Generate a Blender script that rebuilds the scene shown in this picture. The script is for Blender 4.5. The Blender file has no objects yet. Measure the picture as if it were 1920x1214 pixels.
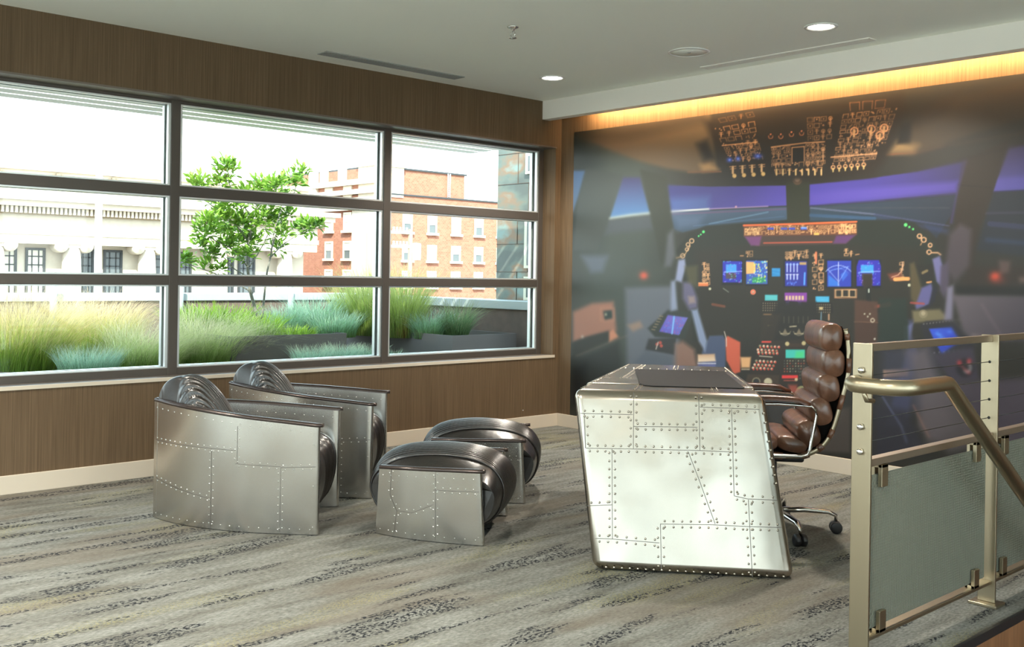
import bpy, bmesh, math, random
import numpy as np
from mathutils import Vector, Matrix
random.seed(7); rng = np.random.default_rng(7)
S = bpy.context.scene
COL = S.collection
PI = math.pi

# ------------------------------------------------------------------ camera
FPX, YAW, ROLL, CYP = 1889.85, .8307, .0157, 516.84
CAM = Vector((6.105, -6.125, 1.28))
FW = Vector((-math.sin(YAW), math.cos(YAW), 0))
_r0 = Vector((math.cos(YAW), math.sin(YAW), 0)); _u0 = Vector((0, 0, 1))
RT = math.cos(ROLL)*_r0 + math.sin(ROLL)*_u0
UP = -math.sin(ROLL)*_r0 + math.cos(ROLL)*_u0
cd = bpy.data.cameras.new('camera'); cam = bpy.data.objects.new('camera', cd); COL.objects.link(cam)
R3 = Matrix((RT, UP, -FW)).transposed()
cam.matrix_world = Matrix.Translation(CAM) @ R3.to_4x4()
cd.sensor_width = 36; cd.lens = FPX/1920*36; cd.shift_y = (CYP-607)/1920; cd.clip_end = 500; cd.clip_start = .05
S.camera = cam
# a measured direction of the photograph -> the point where it meets a wall / floor plane
def ray(px, py): return FW + RT*((px-960)/FPX) - UP*((py-CYP)/FPX)
def at(axis, val, px, py):
    v = ray(px, py); return CAM + v*((val-CAM[axis])/v[axis])
def at_x(px, py, X): return at(0, X, px, py)
def at_y(px, py, Y): return at(1, Y, px, py)
def at_z(px, py, z): return at(2, z, px, py)

# ------------------------------------------------------------------ materials
def srgb(r, g, b):
    f = lambda c: c/12.92 if c <= .04045 else ((c+.055)/1.055)**2.4
    return (f(r/255), f(g/255), f(b/255), 1)
def new_mat(name):
    m = bpy.data.materials.new(name); m.use_nodes = True
    nt = m.node_tree; return m, nt, nt.nodes['Principled BSDF']
def mat(name, col, rough=.5, metal=0., noise=0., nscale=20, bump=0., bscale=60, stretch=None, spec=.5, coat=0., sheen=0.):
    m, nt, b = new_mat(name)
    b.inputs['Base Color'].default_value = col if len(col) == 4 else (*col, 1)
    b.inputs['Roughness'].default_value = rough; b.inputs['Metallic'].default_value = metal
    b.inputs['Specular IOR Level'].default_value = spec
    b.inputs['Coat Weight'].default_value = coat; b.inputs['Sheen Weight'].default_value = sheen
    N, L = nt.nodes, nt.links
    tc = N.new('ShaderNodeTexCoord'); mp = N.new('ShaderNodeMapping'); L.new(tc.outputs['Object'], mp.inputs[0])
    if stretch: mp.inputs['Scale'].default_value = stretch
    if noise:
        n = N.new('ShaderNodeTexNoise'); n.inputs['Scale'].default_value = nscale; n.inputs['Detail'].default_value = 6
        L.new(mp.outputs[0], n.inputs['Vector'])
        r = N.new('ShaderNodeValToRGB')
        c = Vector(col[:3]); r.color_ramp.elements[0].color = (*(c*(1-noise)), 1); r.color_ramp.elements[1].color = (*(c*(1+noise)), 1)
        r.color_ramp.elements[0].position = .3; r.color_ramp.elements[1].position = .7
        L.new(n.outputs[0], r.inputs[0]); L.new(r.outputs[0], b.inputs['Base Color'])
    if bump:
        n2 = N.new('ShaderNodeTexNoise'); n2.inputs['Scale'].default_value = bscale; n2.inputs['Detail'].default_value = 3
        L.new(mp.outputs[0], n2.inputs['Vector'])
        bp = N.new('ShaderNodeBump'); bp.inputs['Strength'].default_value = bump; bp.inputs['Distance'].default_value = .01
        L.new(n2.outputs[0], bp.inputs['Height']); L.new(bp.outputs[0], b.inputs['Normal'])
    return m
def emit(name, col, st):
    m = bpy.data.materials.new(name); m.use_nodes = True; nt = m.node_tree; nt.nodes.clear()
    e = nt.nodes.new('ShaderNodeEmission'); o = nt.nodes.new('ShaderNodeOutputMaterial')
    e.inputs[0].default_value = col; e.inputs[1].default_value = st; nt.links.new(e.outputs[0], o.inputs[0]); return m

def grain_mat():
    m, nt, b = new_mat('brown_wallcovering'); N, L = nt.nodes, nt.links
    tc = N.new('ShaderNodeTexCoord')
    def nz(sc, det):
        mp = N.new('ShaderNodeMapping'); mp.inputs['Scale'].default_value = sc; L.new(tc.outputs['Object'], mp.inputs[0])
        n = N.new('ShaderNodeTexNoise'); n.inputs['Scale'].default_value = 1; n.inputs['Detail'].default_value = det; L.new(mp.outputs[0], n.inputs['Vector']); return n
    n1 = nz((130, 130, 2.2), 4); n2 = nz((9, 9, .7), 2)
    mx = N.new('ShaderNodeMath'); mx.operation = 'MULTIPLY_ADD'; mx.inputs[1].default_value = .75
    m2 = N.new('ShaderNodeMath'); m2.operation = 'MULTIPLY'; m2.inputs[1].default_value = .25
    L.new(n2.outputs[0], m2.inputs[0]); L.new(n1.outputs[0], mx.inputs[0]); L.new(m2.outputs[0], mx.inputs[2])
    r = N.new('ShaderNodeValToRGB'); e = r.color_ramp.elements
    e[0].position = .34; e[0].color = (.092, .059, .032, 1); e[1].position = .66; e[1].color = (.150, .099, .056, 1)
    L.new(mx.outputs[0], r.inputs[0]); L.new(r.outputs[0], b.inputs['Base Color'])
    b.inputs['Roughness'].default_value = .62; b.inputs['Specular IOR Level'].default_value = .25
    bp = N.new('ShaderNodeBump'); bp.inputs['Strength'].default_value = .15; bp.inputs['Distance'].default_value = .002
    L.new(n1.outputs[0], bp.inputs['Height']); L.new(bp.outputs[0], b.inputs['Normal']); return m

def carpet_mat():
    m, nt, b = new_mat('carpet'); N, L = nt.nodes, nt.links
    tc = N.new('ShaderNodeTexCoord')
    def nz(sc, det=3, off=(0, 0, 0), kind='ShaderNodeTexNoise'):
        mp = N.new('ShaderNodeMapping'); mp.inputs['Scale'].default_value = sc; mp.inputs['Location'].default_value = off
        L.new(tc.outputs['Object'], mp.inputs[0]); n = N.new(kind); n.inputs['Scale'].default_value = 1
        if kind == 'ShaderNodeTexNoise': n.inputs['Detail'].default_value = det
        L.new(mp.outputs[0], n.inputs['Vector']); return n
    def ramp(src, p0, p1, c0=(0, 0, 0, 1), c1=(1, 1, 1, 1)):
        r = N.new('ShaderNodeValToRGB'); e = r.color_ramp.elements; e[0].position = p0; e[1].position = p1; e[0].color = c0; e[1].color = c1
        L.new(src, r.inputs[0]); return r.outputs[0]
    def mul(a, c):
        q = N.new('ShaderNodeMath'); q.operation = 'MULTIPLY'; L.new(a, q.inputs[0]); L.new(c, q.inputs[1]); return q.outputs[0]
    def mixc(f, a, c):
        q = N.new('ShaderNodeMix'); q.data_type = 'RGBA'; L.new(f, q.inputs[0]); 
        for s, i in ((a, 6), (c, 7)):
            if isinstance(s, tuple): q.inputs[i].default_value = s
            else: L.new(s, q.inputs[i])
        return q.outputs[2]
    base = ramp(nz((13, 2.2, 1), 9).outputs[0], .33, .67, (.130, .126, .109, 1), (.220, .224, .204, 1))
    fine = ramp(nz((120, 45, 1), 5, (3, 1, 0)).outputs[0], .3, .7, (.55, .55, .55, 1), (1.3, 1.3, 1.3, 1))
    q = N.new('ShaderNodeMix'); q.data_type = 'RGBA'; q.blend_type = 'MULTIPLY'; q.inputs[0].default_value = .85
    L.new(base, q.inputs[6]); L.new(fine, q.inputs[7]); c = q.outputs[2]
    tan = ramp(nz((3.2, .6, 1), 3, (5, 8, 0)).outputs[0], .52, .62)
    tn = N.new('ShaderNodeMath'); tn.operation = 'MULTIPLY'; tn.inputs[1].default_value = .45; L.new(tan, tn.inputs[0])
    c = mixc(tn.outputs[0], c, (.155, .128, .098, 1))
    olive = mul(ramp(nz((4.2, .9, 1), 3, (7.3, 2, 0)).outputs[0], .55, .66), ramp(nz((150, 95, 1), 2, (1, 5, 0)).outputs[0], .50, .56))
    ol = N.new('ShaderNodeMath'); ol.operation = 'MULTIPLY'; ol.inputs[1].default_value = .5; L.new(olive, ol.inputs[0])
    c = mixc(ol.outputs[0], c, (.29, .27, .11, 1))
    band = mul(ramp(nz((9.5, 1.15, 1), 2, (2.2, 9, 0)).outputs[0], .55, .59), ramp(nz((30, 9, 1), 2, (4, 4, 0)).outputs[0], .36, .46))
    dash = ramp(nz((105, 62, 1), 1.5, (0, 3, 0)).outputs[0], .49, .52)
    c = mixc(mul(band, dash), c, (.022, .024, .027, 1))
    L.new(c, b.inputs['Base Color']); b.inputs['Roughness'].default_value = .95; b.inputs['Specular IOR Level'].default_value = .1
    bp = N.new('ShaderNodeBump'); bp.inputs['Strength'].default_value = .5; bp.inputs['Distance'].default_value = .004
    L.new(nz((240, 160, 1), 3).outputs[0], bp.inputs['Height']); L.new(bp.outputs[0], b.inputs['Normal']); return m

def alu_mat(name='riveted_aluminium', rough=.23, wav=.3, col=(.60, .58, .545), wscale=3.2, streak=.04):
    m, nt, b = new_mat(name); N, L = nt.nodes, nt.links
    b.inputs['Metallic'].default_value = 1
    tc = N.new('ShaderNodeTexCoord')
    n = N.new('ShaderNodeTexNoise'); n.inputs['Scale'].default_value = wscale; n.inputs['Detail'].default_value = 1; L.new(tc.outputs['Object'], n.inputs['Vector'])
    bp = N.new('ShaderNodeBump'); bp.inputs['Strength'].default_value = wav; bp.inputs['Distance'].default_value = .012
    L.new(n.outputs[0], bp.inputs['Height']); L.new(bp.outputs[0], b.inputs['Normal'])
    mp = N.new('ShaderNodeMapping'); mp.inputs['Scale'].default_value = (3, 3, 2.2); L.new(tc.outputs['Object'], mp.inputs[0])
    n2 = N.new('ShaderNodeTexNoise'); n2.inputs['Scale'].default_value = 1; n2.inputs['Detail'].default_value = 3; L.new(mp.outputs[0], n2.inputs['Vector'])
    mr = N.new('ShaderNodeMapRange'); mr.inputs[1].default_value = .2; mr.inputs[2].default_value = .8; mr.inputs[3].default_value = rough-.03; mr.inputs[4].default_value = rough+.03
    L.new(n2.outputs[0], mr.inputs[0]); L.new(mr.outputs[0], b.inputs['Roughness'])
    r = N.new('ShaderNodeValToRGB'); e = r.color_ramp.elements; c = Vector(col); e[0].position = .25; e[1].position = .75
    e[0].color = (*(c*(1-streak)), 1); e[1].color = (*(c*(1+streak*.6)), 1); L.new(n2.outputs[0], r.inputs[0]); L.new(r.outputs[0], b.inputs['Base Color']); return m

def leather_mat(name, c0, c1, rough=.32):
    m, nt, b = new_mat(name); N, L = nt.nodes, nt.links
    tc = N.new('ShaderNodeTexCoord')
    n = N.new('ShaderNodeTexNoise'); n.inputs['Scale'].default_value = 9; n.inputs['Detail'].default_value = 7; L.new(tc.outputs['Object'], n.inputs['Vector'])
    r = N.new('ShaderNodeValToRGB'); e = r.color_ramp.elements; e[0].position = .35; e[0].color = (*c0, 1); e[1].position = .7; e[1].color = (*c1, 1)
    L.new(n.outputs[0], r.inputs[0]); L.new(r.outputs[0], b.inputs['Base Color'])
    b.inputs['Roughness'].default_value = rough; b.inputs['Coat Weight'].default_value = .5; b.inputs['Coat Roughness'].default_value = .22
    n2 = N.new('ShaderNodeTexNoise'); n2.inputs['Scale'].default_value = 35; n2.inputs['Detail'].default_value = 5; L.new(tc.outputs['Object'], n2.inputs['Vector'])
    bp = N.new('ShaderNodeBump'); bp.inputs['Strength'].default_value = .25; bp.inputs['Distance'].default_value = .006
    L.new(n2.outputs[0], bp.inputs['Height']); L.new(bp.outputs[0], b.inputs['Normal']); return m

def glass_mat():
    m = bpy.data.materials.new('window_glass'); m.use_nodes = True; nt = m.node_tree; N, L = nt.nodes, nt.links; N.clear()
    o = N.new('ShaderNodeOutputMaterial'); t = N.new('ShaderNodeBsdfTransparent'); g = N.new('ShaderNodeBsdfGlossy'); x = N.new('ShaderNodeMixShader'); f = N.new('ShaderNodeMapRange'); lw = N.new('ShaderNodeLayerWeight'); pw_ = N.new('ShaderNodeMath'); pw_.operation = 'POWER'; pw_.inputs[1].default_value = 5
    t.inputs[0].default_value = (.93, .97, .955, 1); g.inputs['Roughness'].default_value = .02; lw.inputs[0].default_value = .5; f.inputs[3].default_value = .02; f.inputs[4].default_value = .9; L.new(lw.outputs['Facing'], pw_.inputs[0]); L.new(pw_.outputs[0], f.inputs[0])
    L.new(f.outputs[0], x.inputs[0]); L.new(t.outputs[0], x.inputs[1]); L.new(g.outputs[0], x.inputs[2]); L.new(x.outputs[0], o.inputs[0]); return m

def blade_mat(name, rows, rough=.6, trans=.35):
    """leaf/grass: colour runs from root to tip of a blade by its UV"""
    m, nt, b = new_mat(name); N, L = nt.nodes, nt.links
    uv = N.new('ShaderNodeUVMap'); sp = N.new('ShaderNodeSeparateXYZ'); L.new(uv.outputs[0], sp.inputs[0])
    r = N.new('ShaderNodeValToRGB'); e = r.color_ramp.elements
    e[0].position = rows[0][0]; e[0].color = (*rows[0][1], 1); e[1].position = rows[-1][0]; e[1].color = (*rows[-1][1], 1)
    for p, c in rows[1:-1]:
        k = e.new(p); k.color = (*c, 1)
    L.new(sp.outputs[1], r.inputs[0])
    h = N.new('ShaderNodeHueSaturation'); mr = N.new('ShaderNodeMapRange'); mr.inputs[3].default_value = .65; mr.inputs[4].default_value = 1.35
    L.new(sp.outputs[0], mr.inputs[0]); L.new(mr.outputs[0], h.inputs['Value']); L.new(r.outputs[0], h.inputs['Color'])
    L.new(h.outputs[0], b.inputs['Base Color']); b.inputs['Roughness'].default_value = rough
    tr = N.new('ShaderNodeBsdfTranslucent'); L.new(h.outputs[0], tr.inputs[0]); mx = N.new('ShaderNodeMixShader'); mx.inputs[0].default_value = trans
    L.new(b.outputs[0], mx.inputs[1]); L.new(tr.outputs[0], mx.inputs[2]); L.new(mx.outputs[0], N['Material Output'].inputs[0]); return m

def brick_mat():
    m, nt, b = new_mat('red_brick'); N, L = nt.nodes, nt.links
    tc = N.new('ShaderNodeTexCoord'); mp = N.new('ShaderNodeMapping'); L.new(tc.outputs['Object'], mp.inputs[0])
    sp = N.new('ShaderNodeSeparateXYZ'); L.new(mp.outputs[0], sp.inputs[0])
    ad = N.new('ShaderNodeMath'); L.new(sp.outputs[0], ad.inputs[0]); L.new(sp.outputs[1], ad.inputs[1])
    cb = N.new('ShaderNodeCombineXYZ'); L.new(ad.outputs[0], cb.inputs[0]); L.new(sp.outputs[2], cb.inputs[1])
    t = N.new('ShaderNodeTexBrick'); L.new(cb.outputs[0], t.inputs['Vector'])
    t.inputs['Scale'].default_value = 1.9; t.inputs['Mortar Size'].default_value = .012
    t.inputs['Color1'].default_value = (.27, .10, .058, 1); t.inputs['Color2'].default_value = (.34, .14, .085, 1); t.inputs['Mortar'].default_value = (.36, .21, .15, 1)
    L.new(t.outputs[0], b.inputs['Base Color']); b.inputs['Roughness'].default_value = .9; return m

def copper_mat():
    m, nt, b = new_mat('patinated_copper'); N, L = nt.nodes, nt.links
    tc = N.new('ShaderNodeTexCoord')
    def nz(scale, det, st, off):
        mp = N.new('ShaderNodeMapping'); mp.inputs['Scale'].default_value = st; mp.inputs['Location'].default_value = off; L.new(tc.outputs['Object'], mp.inputs[0])
        n = N.new('ShaderNodeTexNoise'); n.inputs['Scale'].default_value = scale; n.inputs['Detail'].default_value = det; L.new(mp.outputs[0], n.inputs['Vector']); return n
    r = N.new('ShaderNodeValToRGB'); e = r.color_ramp.elements
    e[0].position = .38; e[0].color = (.085, .098, .09, 1); e[1].position = .64; e[1].color = (.19, .26, .24, 1)
    k = e.new(.47); k.color = (.12, .145, .125, 1); k = e.new(.55); k.color = (.21, .13, .08, 1)
    L.new(nz(1.7, 5, (1, 1, 1.7), (3.1, 0, 1.3)).outputs[0], r.inputs[0]); L.new(r.outputs[0], b.inputs['Base Color'])
    b.inputs['Roughness'].default_value = .5; b.inputs['Metallic'].default_value = .2; return m

M = {}
M['wall'] = grain_mat(); M['carpet'] = carpet_mat()
M['ceil'] = mat('ceiling_paint', (.90, .915, .84), .9, bump=.05, bscale=200)
M['soffit'] = mat('soffit_paint', (.80, .77, .71), .8)
M['base'] = mat('baseboard_paint', (.60, .52, .42), .5)
M['frame'] = mat('window_metal', (.085, .072, .062), .45, .3); M['sillm'] = mat('sill_metal', (.15, .125, .105), .45, .3)  # same metal twice: darkened for the backlit frame, lightened for the lit sill
M['alustop'] = mat('bright_glazing_stop', (.72, .76, .76), .35, .6)
M['black'] = mat('black_rubber', (.012, .013, .014), .5)
M['glass'] = glass_mat()
M['alu'] = alu_mat(); M['alud'] = alu_mat('desk_aluminium', .25, .8, (.41, .37, .315), 4.); M['seam'] = mat('seam_groove', (.12, .11, .10), .5, .8)
M['trimdark'] = mat('dark_lacquered_rail', (.06, .045, .04), .22, .55)
M['lblack'] = leather_mat('black_brown_leather', (.007, .006, .0055), (.022, .0165, .013), .32)
M['lbrown'] = leather_mat('brown_leather', (.085, .034, .018), (.23, .10, .055), .34)
M['chrome'] = mat('polished_metal', (.72, .70, .67), .18, 1.)
M['brush'] = mat('brushed_steel', (.40, .34, .24), .36, 1., bump=.06, bscale=8, stretch=(60, 60, 2))
M['wire'] = mat('woven_wire', (.24, .25, .205), .45, .6)
M['brushd'] = mat('brushed_steel_rail', (.40, .33, .26), .38, .9)
M['wood'] = mat('wood_panel', (.22, .10, .045), .45, 0, .25, 3, stretch=(14, 14, 1))
M['armwood'] = mat('brown_arm_pad', (.085, .03, .015), .35, noise=.3, nscale=30)
M['plastic'] = mat('black_plastic', (.014, .014, .015), .42)
M['white'] = mat('white_metal', (.75, .75, .73), .5)
M['canopyw'] = mat('canopy_white', (.93, .95, .94), .5)
M['grille'] = mat('grey_grille', (.32, .33, .31), .6); M['grilled'] = mat('dark_slot', (.05, .055, .05), .8)
M['pad'] = mat('desk_pad_leather', (.011, .011, .012), .65, bump=.1, bscale=300, spec=.2)
M['lamp'] = emit('lamp_glow', (1, .93, .80, 1), 9.0)
M['led'] = emit('led_strip', (1, .66, .32, 1), 14.0)
M['cream'] = mat('cream_stone', (.55, .475, .38), .85, 0, .06, 2.)
M['cream2'] = mat('cream_stone_trim', (.27, .20, .13), .9)
M['brick'] = brick_mat(); M['copper'] = copper_mat()
M['wdark'] = mat('dark_window_pane', (.10, .115, .12), .2)
M['wsash'] = mat('dark_window_sash', (.03, .033, .035), .5)
M['wlight'] = mat('cream_window_blind', (.74, .70, .58), .5); M['wcream'] = mat('cream_window_frame', (.70, .66, .52), .6)
M['deck'] = mat('pale_concrete', (.60, .59, .56), .9, noise=.08, nscale=6)
M['asphalt'] = mat('asphalt', (.22, .22, .21), .95); M['roof'] = mat('terrace_paving', (.20, .185, .17), .9, noise=.2, nscale=40)
M['parapet'] = mat('brown_render', (.115, .082, .066), .9, noise=.15, nscale=8)
M['cap'] = mat('grey_metal_cap', (.37, .40, .40), .45, .3)
M['planterw'] = mat('dark_planter_metal', (.12, .108, .104), .55, .2)
M['soil'] = mat('soil', (.07, .05, .035), .95, noise=.4, nscale=60, bump=.6, bscale=70)
M['bark'] = mat('grey_bark', (.20, .19, .165), .9, noise=.3, nscale=60)
M['leaf'] = blade_mat('tree_leaf', [(0, (.075, .195, .018)), (1, (.27, .43, .052))], .45, .45)
M['feather'] = blade_mat('feather_grass_blade', [(0, (.16, .30, .03)), (.4, (.40, .50, .09)), (.65, (.72, .56, .24)), (1, (.90, .68, .46))], .6, .5)
M['feather2'] = blade_mat('pale_feather_grass_blade', [(0, (.17, .30, .05)), (.4, (.42, .50, .18)), (.7, (.66, .62, .36)), (1, (.85, .74, .56))], .6, .5)
M['fescue'] = blade_mat('blue_fescue_blade', [(0, (.18, .30, .14)), (.6, (.38, .58, .44)), (1, (.66, .68, .46))], .6, .4)
M['bluegrass'] = blade_mat('blue_green_grass_blade', [(0, (.12, .24, .05)), (.5, (.26, .46, .26)), (1, (.50, .64, .50))], .6, .4)
M['bamboo'] = blade_mat('lime_grass_blade', [(0, (.12, .18, .03)), (.4, (.30, .40, .08)), (1, (.52, .54, .22))], .6, .45)
M['sedge'] = blade_mat('dark_sedge_blade', [(0, (.08, .15, .03)), (.5, (.13, .24, .10)), (1, (.36, .34, .18))], .6, .4)
M['herb'] = blade_mat('herb_leaf', [(0, (.10, .24, .02)), (1, (.36, .52, .05))], .5, .45)

# ------------------------------------------------------------------ mesh building
ROOTM = {}
def link(o): COL.objects.link(o); return o
def tag(o, label=None, cat=None, group=None, kind=None):
    if label: o['label'] = label
    if cat: o['category'] = cat
    if group: o['group'] = group
    if kind: o['kind'] = kind
    return o
def empty(name, loc=(0, 0, 0), rz=0., label=None, cat=None, group=None, kind=None):
    o = link(bpy.data.objects.new(name, None)); o.location = loc; o.rotation_euler = (0, 0, rz); o.empty_display_size = .1
    ROOTM[o] = Matrix.Translation(Vector(loc)) @ Matrix.Rotation(rz, 4, 'Z')
    return tag(o, label, cat, group, kind)
class MB:
    def __init__(s): s.v, s.f, s.m, s.s, s.uv = [], [], [], [], None
    def add(s, vs, fs, mi=0, sm=False):
        k = len(s.v); s.v += [tuple(p) for p in vs]
        for f in fs: s.f.append(tuple(i+k for i in f)); s.m.append(mi); s.s.append(sm)
        return s
    def box(s, x0, x1, y0, y1, z0, z1, mi=0, T=None):
        vs = [Vector((x, y, z)) for z in (z0, z1) for y in (y0, y1) for x in (x0, x1)]
        if T is not None: vs = [T @ p for p in vs]
        return s.add(vs, [(0, 2, 3, 1), (4, 5, 7, 6), (0, 1, 5, 4), (2, 6, 7, 3), (0, 4, 6, 2), (1, 3, 7, 5)], mi)
    def hexa(s, b, t, mi=0):   # two quads (bottom, top), counter-clockwise from above
        return s.add(list(b)+list(t), [(3, 2, 1, 0), (4, 5, 6, 7), (0, 1, 5, 4), (1, 2, 6, 5), (2, 3, 7, 6), (3, 0, 4, 7)], mi)
    def prism(s, poly, z0, z1, mi=0):
        n = len(poly); vs = [(x, y, z0) for x, y in poly]+[(x, y, z1) for x, y in poly]
        return s.add(vs, [tuple(range(n-1, -1, -1)), tuple(range(n, 2*n))]+[(i, (i+1) % n, n+(i+1) % n, n+i) for i in range(n)], mi)
    def tube(s, pts, r, n=8, mi=0, cap=True, sm=True, closed=False, flat=None):
        pts = [Vector(p) for p in pts]; N = len(pts); rs = r if isinstance(r, (list, tuple)) else [r]*N
        up = None; rings = []
        for i, p in enumerate(pts):
            a = pts[(i-1) % N] if (i > 0 or closed) else p; c = pts[(i+1) % N] if (i < N-1 or closed) else p
            d = (c-a).normalized()
            if up is None:
                up = Vector((0, 0, 1)) if abs(d.z) < .9 else Vector((1, 0, 0))
            x = d.cross(up)
            if x.length < 1e-4: x = d.orthogonal()
            x.normalize(); up2 = x.cross(d).normalized(); up = up2 if flat is None else up
            fx, fy = flat if flat else (1, 1)
            # mitre widening
            k = 1.0
            if 0 < i < N-1 or closed:
                cs = (p-a).normalized().dot(d); k = 1/max(cs, .5)
            rings.append([p+x*(math.cos(t)*rs[i]*fx*1.0)+up2*(math.sin(t)*rs[i]*fy) for t in [2*PI*j/n+PI/n for j in range(n)]])
        vs = [q for g in rings for q in g]; fs = []
        for i in range(N if closed else N-1):
            for j in range(n):
                a, b2 = i*n+j, i*n+(j+1) % n; c, d2 = ((i+1) % N)*n+(j+1) % n, ((i+1) % N)*n+j
                fs.append((a, b2, c, d2))
        s.add(vs, fs, mi, sm)
        if cap and not closed:
            k = len(s.v)-len(vs); s.f.append(tuple(k+j for j in range(n-1, -1, -1))); s.m.append(mi); s.s.append(False)
            s.f.append(tuple(k+(N-1)*n+j for j in range(n))); s.m.append(mi); s.s.append(False)
        return s
    def lathe(s, prof, c=(0, 0, 0), n=24, mi=0, axis='Z', sm=True):
        c = Vector(c); vs = []
        for r, z in prof:
            for j in range(n):
                t = 2*PI*j/n; p = Vector((r*math.cos(t), r*math.sin(t), z))
                if axis == 'X': p = Vector((p.z, p.x, p.y))
                if axis == 'Y': p = Vector((p.y, p.z, p.x))
                vs.append(c+p)
        N = len(prof); fs = [(i*n+j, i*n+(j+1) % n, (i+1)*n+(j+1) % n, (i+1)*n+j) for i in range(N-1) for j in range(n)]
        k = len(s.v); s.add(vs, fs, mi, sm)
        if prof[0][0] > 1e-6: s.f.append(tuple(k+j for j in range(n-1, -1, -1))); s.m.append(mi); s.s.append(False)
        if prof[-1][0] > 1e-6: s.f.append(tuple(k+(N-1)*n+j for j in range(n))); s.m.append(mi); s.s.append(False)
        return s
    def grid(s, P, mi=0, sm=True, closeu=False, flip=False):
        R, Cn = len(P), len(P[0]); vs = [q for row in P for q in row]; fs = []
        for i in range(R if closeu else R-1):
            for j in range(Cn-1):
                q = (i*Cn+j, i*Cn+j+1, ((i+1) % R)*Cn+j+1, ((i+1) % R)*Cn+j); fs.append(q[::-1] if flip else q)
        return s.add(vs, fs, mi, sm)
    def rivet(s, p, nrm, r=.004, mi=0):
        nrm = Vector(nrm).normalized(); a = nrm.orthogonal().normalized(); b = nrm.cross(a); p = Vector(p); vs = []
        for rr, h in ((1, 0), (.75, .42)):
            for j in range(6): t = j*PI/3; vs.append(p+(a*math.cos(t)+b*math.sin(t))*r*rr+nrm*(h*r))
        vs.append(p+nrm*(r*.6))
        fs = [(j, (j+1) % 6, 6+(j+1) % 6, 6+j) for j in range(6)]+[(6+j, 6+(j+1) % 6, 12) for j in range(6)]
        return s.add(vs, fs, mi, True)
    def bevelled(s, w, seg):
        """the same solid with rounded edges, as a new builder"""
        bm = bmesh.new(); vs = [bm.verts.new(p) for p in s.v]
        for f in s.f: bm.faces.new([vs[i] for i in f])
        bmesh.ops.recalc_face_normals(bm, faces=bm.faces)
        bmesh.ops.bevel(bm, geom=bm.edges[:], offset=w, segments=seg, affect='EDGES', profile=.5, clamp_overlap=True)
        bm.verts.index_update(); o = MB(); big = sorted((f.calc_area() for f in bm.faces), reverse=True)[min(5, len(bm.faces)-1)]
        o.add([v.co[:] for v in bm.verts], [[v.index for v in f.verts] for f in bm.faces], 0, True)
        o.s = [f.calc_area() < big*.98 for f in bm.faces]; bm.free(); return o
    def build(s, name, mats, parent=None, bevel=0, seg=2, fix=False, local=False, subsurf=0):
        if not isinstance(mats, (list, tuple)): mats = [mats]
        me = bpy.data.meshes.new(name); vs = s.v
        root = parent
        while root is not None and root not in ROOTM: root = root.parent
        if root is not None and not local:
            I = ROOTM[root].inverted(); vs = [I @ Vector(p) for p in vs]
        me.from_pydata(vs, [], s.f)
        for m in mats: me.materials.append(M[m] if isinstance(m, str) else m)
        me.polygons.foreach_set('material_index', s.m); me.polygons.foreach_set('use_smooth', s.s)
        if s.uv is not None:
            l = me.uv_layers.new(name='UVMap'); l.data.foreach_set('uv', np.asarray(s.uv, np.float32).ravel())
        if fix:
            bm = bmesh.new(); bm.from_mesh(me); bmesh.ops.recalc_face_normals(bm, faces=bm.faces); bm.to_mesh(me); bm.free()
        me.update(); o = link(bpy.data.objects.new(name, me))
        if parent is not None: o.parent = parent
        if bevel:
            b = o.modifiers.new('bevel', 'BEVEL'); b.width = bevel; b.segments = seg; b.limit_method = 'ANGLE'; b.angle_limit = .6; b.harden_normals = False
        if subsurf:
            b = o.modifiers.new('sub', 'SUBSURF'); b.levels = subsurf; b.render_levels = subsurf
        return o
def bx(name, m, x0, x1, y0, y1, z0, z1, parent=None, bevel=0):
    return MB().box(x0, x1, y0, y1, z0, z1).build(name, m, parent, bevel)
def struct(o): o['kind'] = 'structure'; return o
def copy_thing(root, loc, rz, label):
    r = root.copy(); link(r); r.location = loc; r.rotation_euler = (0, 0, rz); r['label'] = label
    for ch in root.children:
        c = ch.copy(); link(c); c.parent = r
        for g in ch.children:
            d = g.copy(); link(d); d.parent = c
    return r
def spline(pts, n):
    """Catmull-Rom through pts (tuples), n samples"""
    P = [np.array(p, float) for p in pts]; P = [2*P[0]-P[1]]+P+[2*P[-1]-P[-2]]; K = len(P)-3; out = []
    for i in range(n):
        t = i/(n-1)*K; k = min(int(t), K-1); t -= k; a, b, c, d = P[k:k+4]
        out.append(.5*((2*b)+(-a+c)*t+(2*a-5*b+4*c-d)*t*t+(-a+3*b-3*c+d)*t**3))
    return out
def interp(xs, ys): return lambda x: float(np.interp(x, xs, ys))

# ================================================================== THE ROOM
H = 2.752; XR, YB = 8.8, -8.6
EDGE = 4.555; ST0 = -2.74; STW = 5.85        # stairwell: X EDGE..STW, Y ST0..0
fl = MB()
fl.box(0, EDGE, YB, 0, -.25, 0); fl.box(EDGE, XR, YB, ST0, -.25, 0); fl.box(STW, XR, ST0, 0, -.25, 0)
struct(fl.build('floor', 'carpet'))
struct(bx('trim_1', 'plastic', EDGE, EDGE+.012, ST0, 0, -.03, .004))     # dark nosing along the floor edge
sw = MB(); sw.box(EDGE, EDGE+.01, ST0, 0, -3, -.03); sw.box(STW-.01, STW, ST0, 0, -3, -.0); sw.box(EDGE, STW, -.02, 0, -3, 0)
struct(sw.build('wall_stairwell', 'wood'))
st = MB()
for i in range(10): st.box(EDGE+.012, STW-.012, ST0+.275*i, ST0+.275*(i+1), -.19*(i+1)-.2, -.19*(i+1))
struct(st.build('stairs', 'carpet'))
struct(bx('ceiling', 'ceil', -.0, XR, YB, 0, H, H+.2))
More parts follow.
